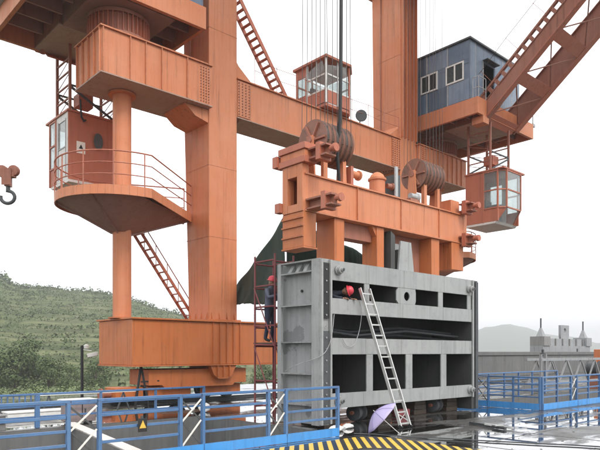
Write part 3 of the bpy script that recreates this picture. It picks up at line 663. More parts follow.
    for k in range(8):
        a = .5 + k * 2.15
        MB().bar(jp(xi0, a, .05), jp(xi1, a, .05), .55, .06, (0, se, ce)).build('tie_plate', 'red_old', jib)
        MB().bar(jp(xi0, a, .35), jp(xi1, a, .35), .06, .5, (0, se, ce)).build('diaphragm', 'brown_red', jib)
        if k < 7:
            MB().tube(jp(xi0, a + .3, .05), jp(xi1, a + 1.85, .05), .03, 6).build('diagonal', 'brown_red', jib)
            MB().tube(jp(xi1, a + .3, .11), jp(xi0, a + 1.85, .11), .03, 6).build('diagonal', 'brown_red', jib)
    wire = MB().path([jp(-1.55, a * 1.7, 2.05 - .04 * (a % 2)) for a in range(0, 11)], .012, 5).build('safety_wire', 'rope', S)
    for a in range(0, 11): MB().tube(jp(-1.55, a * 1.7, 1.09), jp(-1.55, a * 1.7, 2.05), .010, 5).build('post', 'red_old', wire)
    # hung driver's cab
    c0x, c1x, c0y, c1y, cz0, cz1 = -1.2, .72, -4.55, -2.5, 7.95 + Z, 10.5 + Z
    cab = MB().prism([(c0y + .45, cz0), (c1y, cz0), (c1y, cz0 + .1), (c0y + .35, cz0 + .1)], 'x', c0x, c1x).build('driver_cab', 'offwhite_door', S)
    B(c0x - .05, c1x + .05, c0y - .04, c1y + .05, cz1, cz1 + .07).build('cab_roof', 'red_old', cab)
    B(c0x, c1x, c1y - .05, c1y, cz0 + .103, cz1 - .003).build('rear_panel', 'red_old', cab)
    B(c0x, c0x + .05, c0y + 1.05, c1y - .053, cz0 + .103, cz1 - .003).build('side_panel', 'red_old', cab)
    pan = MB().box(c1x - .05, c1x, c0y + .9, c1y - .053, cz0 + .103, cz0 + 1.3).box(c1x - .05, c1x, c0y + .9, c1y - .053, cz1 - .25, cz1 - .003).box(c1x - .05, c1x, c0y + .9, c0y + 1.14, cz0 + 1.3, cz1 - .25).box(c1x - .05, c1x, c0y + 1.8, c1y - .053, cz0 + 1.3, cz1 - .25).build('side_door', 'offwhite_door', cab)
    MB().box(c1x + .001, c1x + .02, c0y + 1.1, c0y + 1.14, cz0 + .2, cz1 - .2).box(c1x + .001, c1x + .02, c0y + 1.8, c0y + 1.84, cz0 + .2, cz1 - .2).box(c1x + .001, c1x + .02, c0y + 1.143, c0y + 1.797, cz0 + 1.3, cz0 + 1.34).build('door_trim', 'pale_grey', cab)
    B(c1x - .03, c1x - .02, c0y + 1.14, c0y + 1.8, cz0 + 1.3, cz1 - .25).build('pane', 'glass', cab)
    seen = set()
    def fr(a, b, zz, mat='red_old'):
        a = Vector(a); b = Vector(b); m_ = MB()
        dd = (b - a).normalized(); key = (round(a.x, 2), round(a.y, 2))
        for p in (a, b):
            key = (round(p.x, 2), round(p.y, 2))
            if key not in seen: seen.add(key); m_.bar((p.x, p.y, cz0 + .75 if abs(p.y - c0y) < .2 else cz0 + .104), (p.x, p.y, cz1 - .004), .07, .07)
        a = a + dd * .037; b = b - dd * .037
        for z in zz: m_.bar((a.x, a.y, z), (b.x, b.y, z), .06, .06)
        m_.build('window_frame', mat, cab)
        MB().bar((a.x, a.y, (zz[0] + zz[-1]) / 2), (b.x, b.y, (zz[0] + zz[-1]) / 2), .012, zz[-1] - zz[0]).build('pane', 'glass', cab)
    zz = (cz0 + .75, cz0 + 1.6, cz1 - .05)
    fr((c0x, c0y + .3, 0), (c0x, c0y + 1.05, 0), zz); B(c0x, c0x + .04, c0y + .34, c0y + 1.046, cz0 + .104, cz0 + .716).build('lower_panel', 'red_old', cab); fr((c0x, c0y + .3, 0), (c0x + .3, c0y, 0), zz); fr((c0x + .3, c0y, 0), (c1x - .3, c0y, 0), zz); fr((c1x - .3, c0y, 0), (c1x, c0y + .3, 0), zz); fr((c1x, c0y + .3, 0), (c1x, c0y + .9, 0), zz)
    ch = MB()   # sloped chin glazing
    for xt, xb in ((c0x + .3, c0x + .16), (c1x - .3, c1x - .16)): ch.bar((xt, c0y + .02, cz0 + .75), (xb, c0y + .5, cz0 + .05), .06, .06)
    ch.bar((c0x + .16, c0y + .5, cz0 + .05), (c1x - .16, c0y + .5, cz0 + .05), .06, .06); ch.build('window_frame', 'red_old', cab)
    MB().add([(c0x + .3, c0y + .02, cz0 + .75), (c1x - .3, c0y + .02, cz0 + .75), (c1x - .16, c0y + .49, cz0 + .08), (c0x + .16, c0y + .49, cz0 + .08)], [(0, 1, 2, 3)]).build('pane', 'glass', cab)
    for xt, xb, xo in ((c0x + .3, c0x + .16, c0x), (c1x - .3, c1x - .16, c1x)): MB().add([(xt, c0y + .02, cz0 + .75), (xo, c0y + .3, cz0 + .75), (xo, c0y + .5, cz0 + .06), (xb, c0y + .5, cz0 + .06)], [(0, 1, 2, 3)]).build('chin_panel', 'red_old', cab)
    B(c1x - .04, c1x, c0y + .3, c0y + .9, cz0 + .1, cz0 + .72).build('lower_panel', 'red_old', cab)
    MB().box(-.5, .05, -3.6, -3.1, cz0 + .1, cz0 + .6).box(-.5, .05, -3.2, -3.06, cz0 + .6, cz0 + 1.35).build('seat', 'grey_dark', cab)
    MB().box(-.95, -.6, -4.1, -3.5, cz0 + .103, cz0 + .95).build('control_desk', 'grey_dark', cab)
    mi = MB().lathe((.18 - .55, c1y + .06, cz1 - .9), (0, 1, 0), [(0, .02), (.012, .17), (.035, .18), (.05, .02)], 16)
    mi.v = [(v[0], v[1], (v[2] - (cz1 - .9)) * 1.75 + cz1 - .9) for v in mi.v]; mi.build('mirror', 'grey_dark', cab)
    B(.1, .42, c1y + .003, c1y + .02, cz1 - 1.45, cz1 - 1.02).build('warning_label', 'label_paper', cab)
    MB().prism([(.18, cz1 - 1.28), (.34, cz1 - 1.28), (.26, cz1 - 1.12)], 'y', c1y + .021, c1y + .026).build('label_triangle', 'black', cab)
    MB().path([(.3, c1y + .06, cz1 + .5), (.3, c1y + .1, cz1 + .1), (.28, c1y + .12, cz1 - .15), (.18, c1y + .1, cz1 - .28), (.1, c1y + .04, cz1 - .2)], .035, 8).build('cable', 'black', cab)
    # hanger frame
    hp = {}
    for x in (c0x + .1, c1x - .1):
        for y in (c0y + .75, c1y - .1): hp[(x, y)] = 1
    hf = None
    for (x, y) in hp:
        o = MB().bar((x, y, cz1 + .07), (x, y, 12.96 + Z), .09, .09).build('hanger' if hf is None else 'post', 'brown_red', S if hf is None else hf); hf = hf or o
    for x in (c0x + .1, c1x - .1):
        ya, yb = c0y + .75, c1y - .1
        for k in range(1, 5): MB().bar((x, ya, cz1 + .07 + k * .48), (x, yb, cz1 + .07 + k * .48), .05, .05).build('rung', 'brown_red', hf)
        for k in range(0, 4): MB().tube((x, ya, cz1 + .12 + k * .48), (x, yb, cz1 + .5 + k * .48), .014, 5).build('diagonal', 'brown_red', hf)
    for y in (c0y + .75, c1y - .1):
        MB().bar((c0x + .1, y, cz1 + .1), (c1x - .1, y, cz1 + .95), .07, .07).build('diagonal', 'grey_dark', hf)
        MB().bar((c0x + .1, y, cz1 + 1.0), (c1x - .1, y, cz1 + 1.0), .06, .06).build('rung', 'grey_dark', hf)
    MB().box(-.45, .1, c0y + 1.0, c0y + 1.5, cz1 + .55, cz1 + 1.0).build('junction_box', 'red_old', hf)
    return S
slewing(27.85, 19.5, 0, 'slewing crane with blue machine house and raised jib at the right end', None)
slewing(9.5, 19.5, math.pi, 'slewing crane cut by the top left corner, its red cab hanging above the balcony', None)

# hook block of the left slewing crane
hx, hy, hzc = 9.7, 31.7, 10.2
HB = thing('hook_block', 'rusty twin-sheave crane hook hanging near the left edge against the sky', 'hook', (hx, hy, hzc - 1.0))
def cr(a, z, b=0): p = Vector((hx, hy, 0)) + CR * a + CF * b; return (p.x, p.y, z)
for a in (-.28, .28):
    MB().lathe(cr(a, hzc + .42, -.14), CF, [(0, .1), (.02, .25), (.09, .27), (.14, .2), (.19, .27), (.26, .25), (.28, .1)], 24).build('sheave', 'brown_red', HB)
MB().bar(cr(-.34, hzc + .2), cr(.34, hzc + .2), .32, .22).bar(cr(0, hzc + .35), cr(0, hzc - .35), .26, .34, tuple(CF)).build('block_body', 'brown_red', HB, .02)
MB().bar(cr(0, hzc + .5, -.2), cr(0, hzc - .3, -.2), .46, .03, tuple(CF)).build('cheek_plate', 'brown_red', HB)
MB().tube(cr(0, hzc - .35), cr(0, hzc - .55), .10, 12).build('shank', 'grey_dark', HB)
hk = [cr(.34 * math.cos(t) - .02, hzc - .86 + .30 * math.sin(t)) for t in [R(95 - k * 18) for k in range(0, 17)]]
MB().path([cr(0, hzc - .5)] + hk, .085, 10).build('hook', 'grey_dark', HB)
for a in (-.58, -.05, .05, .58): MB().tube(cr(a, hzc + .45), cr(a * .9, 29), .006, 5).build('rope', 'rope', HB)

# ------------------------------------------------------------------ lifting beam with sheaves and hoist ropes
LB = thing('lifting_beam', 'orange lifting beam with two rope sheaves hooked to the grey gate top', 'lifting beam', (13.3, 11.1, 4.0))
bm_ = B(10.1, 16.71, 10.75, 10.80, 5.2, 6.04).build('main_beam', 'orange_glare', LB)
B(10.1, 16.71, 11.40, 11.45, 5.2, 6.04).build('rear_web', 'orange_glare', bm_)
B(9.95, 16.75, 10.70, 11.50, 5.16, 5.197).build('flange', 'orange_glare', bm_); B(9.95, 16.75, 10.70, 11.50, 6.043, 6.08).build('flange', 'orange_glare', bm_)
# left end: hollow end block with slot
ep = MB().box(9.88, 10.097, 10.74, 10.93, 5.16, 6.3).box(9.88, 10.097, 11.27, 11.46, 5.16, 6.3).box(9.88, 10.097, 10.93, 11.27, 5.16, 5.35).box(9.88, 10.097, 10.93, 11.27, 6.0, 6.3).build('end_plate', 'orange_glare', bm_, .006)
B(16.71, 16.9, 10.74, 11.46, 5.16, 6.2).build('end_plate', 'orange_glare', bm_, .006)
for k, z in enumerate((6.303, 6.46, 6.62)):
    e = .04 * (k % 2); B(9.84 + e, 10.24 - e, 10.62 + e, 11.58 - e, z, z + .154).build('pad', 'red_old' if k != 1 else 'orange_glare', bm_, .006)
B(9.80, 10.09, 11.58, 11.75, 6.35, 6.62).build('stop_block', 'red_old', bm_); B(9.80, 9.97, 11.47, 11.66, 5.22, 5.45).build('stop_block', 'red_old', bm_)
for x in (11.8, 13.6, 15.4): B(x, x + .02, 10.71, 10.748, 5.2, 6.04).build('weld_strip', 'orange_glare', bm_)
# legs reaching down to the gate
lb = MB().box(9.9, 10.32, 10.72, 11.48, 4.32, 5.155).build('end_box', 'orange', LB, .01)
for z in (4.55, 4.8, 5.0): B(9.86, 9.899, 10.72, 11.48, z, z + .035).build('stiffener', 'orange', lb)
B(9.88, 10.34, 10.70, 11.50, 4.28, 4.317).build('bottom_plate', 'orange', lb)
rb = B(16.05, 16.68, 10.72, 11.48, 4.32, 5.155).build('end_box', 'orange', LB, .01)
for (x0, x1, yb) in ((11.0, 11.36, 11.42), (12.62, 12.92, 11.3), (15.08, 15.48, 11.46)):
    B(x0, x1, 10.77, yb, 4.03, 5.155).build('hanger_leg', 'orange', LB, .01)
MB().prism([(12.45, 5.155), (12.62, 4.9), (12.62, 5.155)], 'y', 10.8, 11.3).build('gusset', 'orange', LB)
B(11.37, 12.6, 10.95, 11.3, 4.75, 5.154).build('stretcher', 'brown_red', LB); B(13.9, 15.07, 11.2, 11.4, 4.03, 5.154).build('back_plate', 'brown_red', LB)
# guide arms
for (x, z, y0) in ((9.98, 5.32, 9.78), (9.98, 6.5, 9.95), (16.45, 5.25, 10.2), (16.45, 6.25, 10.2)):
    ga = MB().box(x, x + .34, y0 + .1, 10.735, z - .13, z - .09).box(x, x + .34, y0 + .1, 10.735, z + .09, z + .13).box(x + .14, x + .2, y0 + .1, 10.735, z - .09, z + .09).build('guide_arm', 'brown_red', LB)
    B(x - .02, x + .36, y0 + .28, y0 + .42, z - .2, z + .2).build('collar', 'red_old', ga)
    MB().lathe((x + .17, y0 + .12, z + .02), (0, -1, 0), [(0, .06), (.12, .06), (.125, .095), (.2, .095)], 14).build('roller_pin', 'red_old', ga)
# sheave blocks
def sheaves(x0, n, zc, rad, sp):
    sb = MB().lathe((x0 - .12, 11.1, zc), (1, 0, 0), [(0, .09), (.09, .12), (n * sp + .16, .12), (n * sp + .24, .09)], 18).build('sheave_block', 'brown_red', LB)
    for k in range(n):
        x = x0 + k * sp
        MB().lathe((x, 11.1, zc), (1, 0, 0), [(0, .12), (.005, rad), (.02, rad), (sp * .48, rad - .07), (sp - .025, rad), (sp - .008, rad), (sp - .003, .12)], 40).build('sheave', 'sheave', sb)
    for k in range(n):
        MB().path([(x0 + (k + .48) * sp, 11.1 + math.cos(t) * (rad - .045), zc + math.sin(t) * (rad - .045)) for t in [math.pi * (1 + j / 16) for j in range(17)]], .032, 6).build('rope_wrap', 'rope_rust', sb)
        MB().path([(x0 + (k + .48) * sp, 11.1 + math.cos(t) * (rad - .035), zc + math.sin(t) * (rad - .035)) for t in [math.pi * (-.05 + j / 14.5) for j in range(17)]], .034, 6).build('rope_coil', 'rope_rust' if k % 2 else 'rope', sb)
    for k in range(6):
        a = k * math.pi / 3; MB().bar((x0 - .02, 11.1 + math.cos(a) * .1, zc + math.sin(a) * .1), (x0 - .02, 11.1 + math.cos(a) * (rad - .06), zc + math.sin(a) * (rad - .06)), .05, .05, (1, 0, 0)).build('spoke', 'brown_red', sb)
    for x in (x0 - .10, x0 + n * sp + .03):
        MB().prism([(10.92, 6.083), (11.28, 6.083), (11.2, zc + .1), (11.0, zc + .1)], 'x', x, x + .05).build('cheek_plate', 'orange_glare', sb)
    B(x0 + .1, x0 + .24, 10.80, 10.9, 6.083, zc - .15).build('guard_post', 'orange_glare', sb); B(x0 + n * sp - .2, x0 + n * sp - .08, 10.80, 10.9, 6.083, zc - .2).build('guard_post', 'orange_glare', sb)
    rp = None
    for k in range(n):
        for y in (11.1 - rad + .05, 11.1 + rad - .05):
            x = x0 + (k + .48) * sp
            MB().tube((x, y, zc), (x + random.uniform(-.1, .1), y + (.06 if y < 11.1 else -.06), 20.95), .009 if x0 < 12 else .006, 6).build('rope', 'rope', LB)
sheaves(10.55, 6, 7.06, .52, .165); sheaves(14.66, 6, 7.02, .46, .16)
dm = MB().lathe((13.02, 11.1, 6.083), (0, 0, 1), [(0, .26), (.06, .26), (.07, .22), (.42, .22), (.44, .255), (.49, .255), (.50, .22), (.60, .17), (.66, .08), (.68, .02)], 28).build('hydraulic_motor', 'orange_glare', LB)
MB().lathe((13.25, 10.95, 6.4), (1, -.2, 0), [(0, .07), (.16, .07), (.165, .1), (.2, .1)], 12).build('port', 'brown_red', dm)
B(13.5, 13.72, 10.85, 11.3, 6.083, 6.75).build('control_box', 'grey_dark', LB); B(13.45, 13.56, 10.8, 10.848, 6.083, 6.95).build('gauge_post', 'pale_grey', LB)
MB().lathe((11.75, 10.95, 6.45), (1, 0, 0), [(0, .09), (.3, .09), (.31, .13), (.36, .13)], 16).build('cylinder', 'orange_glare', LB)
B(11.66, 11.76, 10.82, 11.05, 6.083, 6.6).build('cylinder_bracket', 'red_old', LB)
MB().lathe((14.2, 10.88, 6.28), (1, 0, 0), [(0, .08), (.28, .08), (.3, .12), (.36, .12)], 16).build('cylinder', 'pale_grey', LB); B(14.15, 14.6, 10.82, 11.0, 6.083, 6.2).build('cylinder_bracket', 'brown_red', LB)
B(16.2, 16.66, 10.85, 11.4, 6.083, 6.5).build('end_stop', 'orange_glare', LB, .01)
# power cable
pcb = MB().path([(10.95, 10.45, 21), (10.96, 10.47, 14), (10.95, 10.5, 9), (10.97, 10.55, 7.6), (11.05, 10.72, 6.7), (11.2, 10.8, 6.1)], .045, 8).build('power_cable', 'black')
tag(pcb, 'thick black power cable hanging down in front of the left sheave', 'cable')

# ------------------------------------------------------------------ steel gate
GT = thing('steel_gate', 'large grey steel stop-log gate hanging under the orange lifting beam', 'gate', (13.5, 11.1, 0.04))
XL, XR, Y0, Y1 = 10.46, 16.62, 10.39, 11.9
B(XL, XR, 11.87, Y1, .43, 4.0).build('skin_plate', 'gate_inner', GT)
for i, (a, b) in enumerate(((.435, .80), (1.74, 2.14), (2.72, 3.10), (3.53, 4.01))):
    gd = B(XL, XR, Y0, Y0 + .035, a, b).build('girder', 'gate_grey', GT, .005)
    zc = (a + b) / 2 if i < 3 else 3.97
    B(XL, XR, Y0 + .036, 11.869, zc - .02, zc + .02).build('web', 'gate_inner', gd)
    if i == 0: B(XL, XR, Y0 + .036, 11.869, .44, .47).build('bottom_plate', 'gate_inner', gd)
for (a, b) in ((.435, .80), (1.74, 2.14), (2.72, 3.10), (3.53, 4.01)):
    for x in (11.62, 13.05, 14.92): B(x + a * .07, x + .012 + a * .07, Y0 - .004, Y0 - .0005, a + .01, b - .01).build('weld_seam', 'gate_grey', GT)
def gx(u): s = (u - 300) / 615; return Y0 * (.6743 + .7385 * s) / (.7385 - .6743 * s)
# upper row: stiles, and a plate with a round hole
for (a, b) in ((364.5, 369.5), (438.5, 443), (467.5, 471)):
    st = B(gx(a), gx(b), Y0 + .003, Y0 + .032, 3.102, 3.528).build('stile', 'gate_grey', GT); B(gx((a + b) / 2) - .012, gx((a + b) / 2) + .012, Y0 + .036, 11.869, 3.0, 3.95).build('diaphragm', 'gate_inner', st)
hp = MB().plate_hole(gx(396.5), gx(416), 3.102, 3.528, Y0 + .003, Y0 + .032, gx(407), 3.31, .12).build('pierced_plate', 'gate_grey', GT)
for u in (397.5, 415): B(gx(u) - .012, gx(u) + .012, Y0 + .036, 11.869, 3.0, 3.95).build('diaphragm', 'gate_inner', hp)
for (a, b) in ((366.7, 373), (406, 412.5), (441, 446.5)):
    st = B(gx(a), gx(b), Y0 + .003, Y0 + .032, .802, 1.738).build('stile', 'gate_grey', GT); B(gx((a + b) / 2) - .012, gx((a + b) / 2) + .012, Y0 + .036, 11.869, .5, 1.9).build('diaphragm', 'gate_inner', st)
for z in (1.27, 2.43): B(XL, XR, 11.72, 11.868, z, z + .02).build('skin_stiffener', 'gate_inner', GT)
# service pipes in the long middle slot
for k, (z, y) in enumerate(((2.35, 10.9), (2.45, 11.15), (2.25, 11.3))): MB().path([(XL, y, z), (12, y + .05, z - .12), (14, y, z + .04), (XR, y, z - .08)], .035, 8).build('pipe', 'grey_dark', GT)
# end posts: left one is a ledged box, right one a dark channel
lp = MB().box(10.09, 10.16, Y0, Y0 + .26, .05, 4.02).box(10.16, XL, Y0, Y0 + .03, .05, 4.02).build('end_post', 'gate_grey', GT, .006)
B(10.19, 10.38, Y0 - .05, Y0 - .002, 2.6, 3.92).build('guide_strip', 'black', lp); B(10.19, 10.38, Y0 - .05, Y0 - .002, .1, 2.3).build('guide_strip', 'grey_dark', lp)
for k in range(14): MB().lathe((10.285, Y0 - .05, .25 + k * .27), (0, -1, 0), [(0, .022), (.018, .022)], 6).build('strip_bolt', 'gate_grey', lp)
for x in (10.10, 10.40): B(x, x + .06, Y0 - .08, Y0 - .002, .08, 4.0).build('guide_bar', 'gate_grey', lp)
B(10.09, 10.16, Y1 - .14, Y1, .05, 4.02).build('rear_flange', 'gate_grey', lp)
B(10.26, 10.29, Y0 + .262, Y1 - .003, .05, 4.0).build('end_web', 'gate_end', lp)
for z in (3.72, 2.92, 2.02, 1.25, .5): B(10.09, 10.259, Y0 + .262, Y1 - .142, z, z + .035).build('ledge', 'gate_end', lp)
B(10.09, 10.46, Y0 + .262, Y1 - .142, 3.985, 4.02).build('top_plate', 'gate_grey', lp)
for y in (10.85, 11.12, 11.39): MB().prism([(10.255, 3.757), (10.10, 3.757), (10.255, 3.98)], 'y', y, y + .12).build('gusset', 'gate_grey', lp)
MB().lathe((10.259, 11.15, 3.3), (-1, 0, 0), [(0, .035), (.03, .035)], 12).build('plug', 'black', lp)
B(XL, XR, Y0 + .04, Y1 - .03, 3.992, 4.015).build('top_plate', 'gate_grey', GT)
rp_ = MB().box(16.623, 16.72, Y0, Y1, .05, 4.0).box(16.72, 16.95, Y0, Y0 + .05, .05, 4.0).build('end_post', 'gate_inner', GT, .005)
B(16.76, 16.9, Y0 - .06, Y0 - .002, .06, 3.95).build('guide_strip', 'grey_dark', rp_); B(16.62, 16.70, Y0 - .04, Y0 - .002, .42, 4.0).build('guide_bar', 'gate_grey', rp_)
for (x, z) in ((10.72, 3.78), (10.72, .62), (16.45, 3.72), (16.5, .66)):
    rr = MB().lathe((x, Y0 - .002, z), (0, -1, 0), [(0, .12), (.05, .12), (.06, .09), (.14, .09), (.145, .05), (.2, .05)], 20).build('side_roller', 'gate_grey', GT)
    MB().lathe((x, Y0 - .203, z), (0, -1, 0), [(0, .035), (.02, .035)], 6).build('nut', 'grey_dark', rr)
# lifting lug
for y in (10.62, 11.0): MB().prism([(13.35, 4.018), (14.05, 4.018), (13.92, 4.86), (13.46, 4.86)], 'y', y, y + .06).build('lifting_lug', 'gate_grey', GT, .006)
B(13.4, 13.44, 10.681, 10.999, 4.018, 4.62).build('lug_plate', 'gate_inner', GT)
MB().prism([(13.12, 4.018), (13.3, 4.018), (13.3, 5.0), (13.12, 5.1)], 'y', 10.7, 11.2).build('lug_plate', 'gate_inner', GT)
# hoses draped over the front
def spline(pts, n=6):
    P_ = [Vector(p) for p in pts]; P_ = [P_[0] * 2 - P_[1]] + P_ + [P_[-1] * 2 - P_[-2]]; out = []
    for k in range(1, len(P_) - 2):
        a, b, c, d = P_[k - 1:k + 3]
        for t in [q / n for q in range(n)]: out.append(.5 * (2 * b + (c - a) * t + (2 * a - 5 * b + 4 * c - d) * t * t + (3 * b - a - 3 * c + d) * t ** 3))
    return out + [P_[-2]]
MB().path(spline([(11.5, Y0 - .02, 3.1), (11.53, Y0 - .05, 2.8), (11.45, Y0 - .05, 2.35), (11.25, Y0 - .05, 1.98), (11.0, Y0 - .05, 1.95), (10.85, Y0 - .04, 2.12)]), .008, 5).build('hose', 'pale_grey', GT)
MB().path(spline([(10.5, Y0 - .1, 2.7), (10.42, Y0 - .12, 2.3), (10.3, Y0 - .12, 1.95), (10.08, Y0 - .06, 1.7), (9.98, 11.0, 1.5), (10.0, 11.5, 1.32)]), .008, 5).build('hose', 'pale_grey', GT)
# timber and steel blocking under the gate
for i, (x, lab) in enumerate(((10.9, 'leftmost'), (12.9, 'second from left'), (14.5, 'third from left'), (16.1, 'rightmost'))):
    bk = thing('support_block', lab + ' of the dark timber blocks under the grey gate', 'block', (x, 11.2, 0), 'blocks under the gate')
    for k in range(3): B(x - .28 + .02 * k, x + .3 - .015 * k, 10.75, 11.6, .004 + k * .141, .142 + k * .141).build('timber', 'timber', bk, .008)
for i, (x, lab) in enumerate(((11.9, 'dark ribbed roller lying under the left half of the gate'), (15.3, 'dark ribbed roller lying under the right half of the gate'))):
    ro = thing('spare_roller', lab, 'roller', (x, 10.75, 0), 'rollers under the gate')
    MB().lathe((x - .2, 10.8, .23), (1, .2, 0), [(0, .1), (.02, .21), (.1, .22), (.12, .16), (.3, .16), (.32, .22), (.4, .21), (.42, .1)], 24).build('drum', 'grey_dark', ro)
    MB().lathe((x - .28, 10.784, .23), (1, .2, 0), [(0, .05), (.6, .05)], 12).build('axle', 'brown_red', ro)
o = thing('fuel_can', 'dull red can lying under the gate right of the ladder foot', 'can', (13.6, 10.75, 0))
B(13.35, 13.85, 10.6, 10.85, .004, .22).build('can_body', 'scaffold', o, .03); MB().lathe((13.85, 10.72, .12), (1, 0, 0), [(0, .04), (.06, .04)], 10).build('cap', 'black', o)

# ------------------------------------------------------------------ ladder, umbrella
LD = thing('ladder', 'aluminium ladder leaning against the front of the grey gate', 'ladder', (11.65, 9.05, 0))
def lpt(x, f): return (x + (.0 if x < 11.7 else 0) - .06 * f, 9.05 + 1.24 * f, .01 + 3.38 * f)
for x in (11.47, 11.83): MB().bar(lpt(x, 0), lpt(x, 1), .03, .075, (0, -1, .4)).build('stile', 'alu', LD)
for k in range(13):
    f = .03 + k * .0775; MB().bar(lpt(11.486, f), lpt(11.814, f), .03, .034).build('rung', 'alu', LD)
for x in (11.47, 11.83): MB().bar((x, 9.02, .003), (x, 9.1, .06), .045, .09).build('foot', 'black', LD)
MB().bar(lpt(11.486, .045), lpt(11.814, .1), .012, .02).bar(lpt(11.814, .045), lpt(11.486, .1), .012, .02).build('brace', 'alu', LD)

def umbrella():
    ax = (CR * .74 + Vector((0, 0, -.66)) - CF * .04).normalized()
    base = Vector((10.26, 8.98, 0)); U = thing('umbrella', 'open lilac umbrella tipped on its rim beside the ladder foot', 'umbrella', base)
    rad, dep = .45, .21
    u = ax.orthogonal().normalized(); v = ax.cross(u)
    apex = base + CR * .13 + Vector((0, 0, .50))
    rim0 = apex + ax * dep
    vs = []; NS, NR = 48, 8
    for j in range(NR + 1):
        f = j / NR
        for i in range(NS):
            a = 2 * math.pi * i / NS; seg = (i % 6) / 6.0; sag = 1 - .065 * f * math.sin(math.pi * seg)
            rr = rad * f * sag
            vs.append(apex + ax * (dep * f ** 1.9) + (u * math.cos(a) + v * math.sin(a)) * rr)
    zmin = min(p.z for p in vs); sh = Vector((0, 0, -zmin + .006))
    vs = [p + sh for p in vs]; apex += sh
    mb = MB(); mb.v = [tuple(p) for p in vs]
    mb.f = [(j * NS + i, j * NS + (i + 1) % NS, (j + 1) * NS + (i + 1) % NS, (j + 1) * NS + i) for j in range(NR) for i in range(NS)]
    o = mb.build('canopy', 'umbrella', U); sm = o.modifiers.new('thick', 'SOLIDIFY'); sm.thickness = .003
    for i in range(8):
        a = 2 * math.pi * i / 8; d = u * math.cos(a) + v * math.sin(a)
        MB().path([apex + ax * (dep * f ** 1.9 - .004) + d * rad * f * 1.003 for f in (0.02, .15, .3, .45, .6, .75, .9, 1)], .0035, 4).build('seam', 'umbrella_seam', U)
    tip = apex + ax * .72
    MB().tube(apex - ax * .05, tip, .007, 8).build('shaft', 'alu', U)
    hk = [tip + ax * .0, tip + ax * .06, tip + ax * .09 + u * .02, tip + ax * .09 + u * .05, tip + ax * .06 + u * .06]
    MB().path(hk, .011, 8).build('handle', 'black', U)
    for i in range(8):
        a = 2 * math.pi * i / 8; d = u * math.cos(a) + v * math.sin(a)
        MB().path([apex + ax * (dep * f ** 1.9 + .008) + d * rad * f * .99 for f in (0, .25, .5, .75, 1)], .003, 4).build('rib', 'alu', U)
umbrella()

# ------------------------------------------------------------------ blue railings
def railing(x0, y0, x1, y1, label, h=1.03, brace=None, fascia=.18, group='blue railing sections', n_mid=3, balusters=False, z=0):
    A = Vector((x0, y0, z)); Bv = Vector((x1, y1, z)); d = (Bv - A).normalized(); T = thing('blue_railing', label, 'railing', A, group)
    up = Vector((0, 0, 1))
    for p in (A, Bv): MB().bar(p + up * .004, p + up * h, .075, .06, d).build('post', 'blue_rail', T, .006)
    n = max(0, int((Bv - A).length / (1.7 if x0 < 15 else 1.15)))
    for k in range(n): p = A + (Bv - A) * ((k + 1) / (n + 1)); MB().bar(p + up * .004, p + up * h, .06, .05, d).build('post', 'blue_rail', T)
    e = d * .032
    MB().bar(A - d * .03 + up * (h + .02), Bv + d * .03 + up * (h + .02), .07, .05).build('rail', 'blue_rail', T, .008)
    for k in range(n_mid):
        zz = fascia + (h - fascia) * (k + 1) / (n_mid + 1) ; MB().bar(A + e + up * zz, Bv - e + up * zz, .035, .047).build('rail', 'blue_rail', T, .005)
    E = Bv + d * (brace or 0)
    if fascia: nrm = d.cross(up) * .046; MB().bar(A + nrm + up * (fascia / 2 + .005), E + nrm + up * (fascia / 2 + .005), .012, fascia).build('fascia', 'blue_fascia', T)
    if brace:
        a, b = Bv + e, Bv + d * (brace - .035); m = (h + fascia) / 2
        off = d.cross(up) * .01
        for (p, q, s, mt) in ((fascia, m, 1, 'white'), (m, h - .06, 1, 'white'), (fascia, m, -1, 'grey_dark'), (m, h - .06, -1, 'grey_dark')):
            P, Q = (a, b) if s > 0 else (b, a); MB().bar(P + up * p + off * s, Q + up * q + off * s, .012, .028).build('brace', mt, T)
        MB().bar(Bv + d * .035 + up * (h + .02), E - d * .035 + up * (h + .02), .05, .04).build('rail', 'blue_rail', T)
    if balusters:
        L = (Bv - A).length; k = .15
        while k < L - .1: MB().bar(A + d * k + up * (h - .16), A + d * k + up * (h - .01), .02, .03, d).build('baluster', 'blue_rail', T); k += .13
    return T
railing(1.6, 9.18, 3.66, 9.18, 'blue railing section cut by the left edge, left of the white cross brace', brace=.48)
railing(4.15, 9.18, 5.60, 9.18, 'blue railing section carrying the triangular warning tag', brace=.45)
railing(6.06, 9.18, 7.55, 9.18, 'blue railing section between the two cross braced gaps, under the crane leg', brace=.44)
railing(8.0, 9.18, 9.47, 9.18, 'blue railing section ending beside the grey gate')
railing(-3, 14.95, 5.2, 14.95, 'rear blue railing along the far edge of the left pit, left half', .78, None, 0, 'rear blue railings', 2, True)
railing(5.25, 14.95, 9.9, 14.95, 'rear blue railing along the far pit edge in front of the crane truck', .78, None, 0, 'rear blue railings', 2)
railing(18.25, 12.5, 18.25, 11.2, 'blue railing section running back from the pit corner, nearest the gate', .99, .4, .2)
railing(18.25, 10.78, 18.25, 9.02, 'blue railing section ending at the right pit corner post', .99, None, .2)
railing(18.30, 8.97, 20.3, 8.97, 'blue railing section right of the pit corner post', .99, .42, .2)
railing(20.74, 8.97, 22.6, 8.97, 'blue railing section cut by the right edge of the picture', .99, .42, .2)
railing(19, 12.55, 27, 12.55, 'rear blue railing along the far edge of the right pit', .95, None, 0, 'rear blue railings', 3)
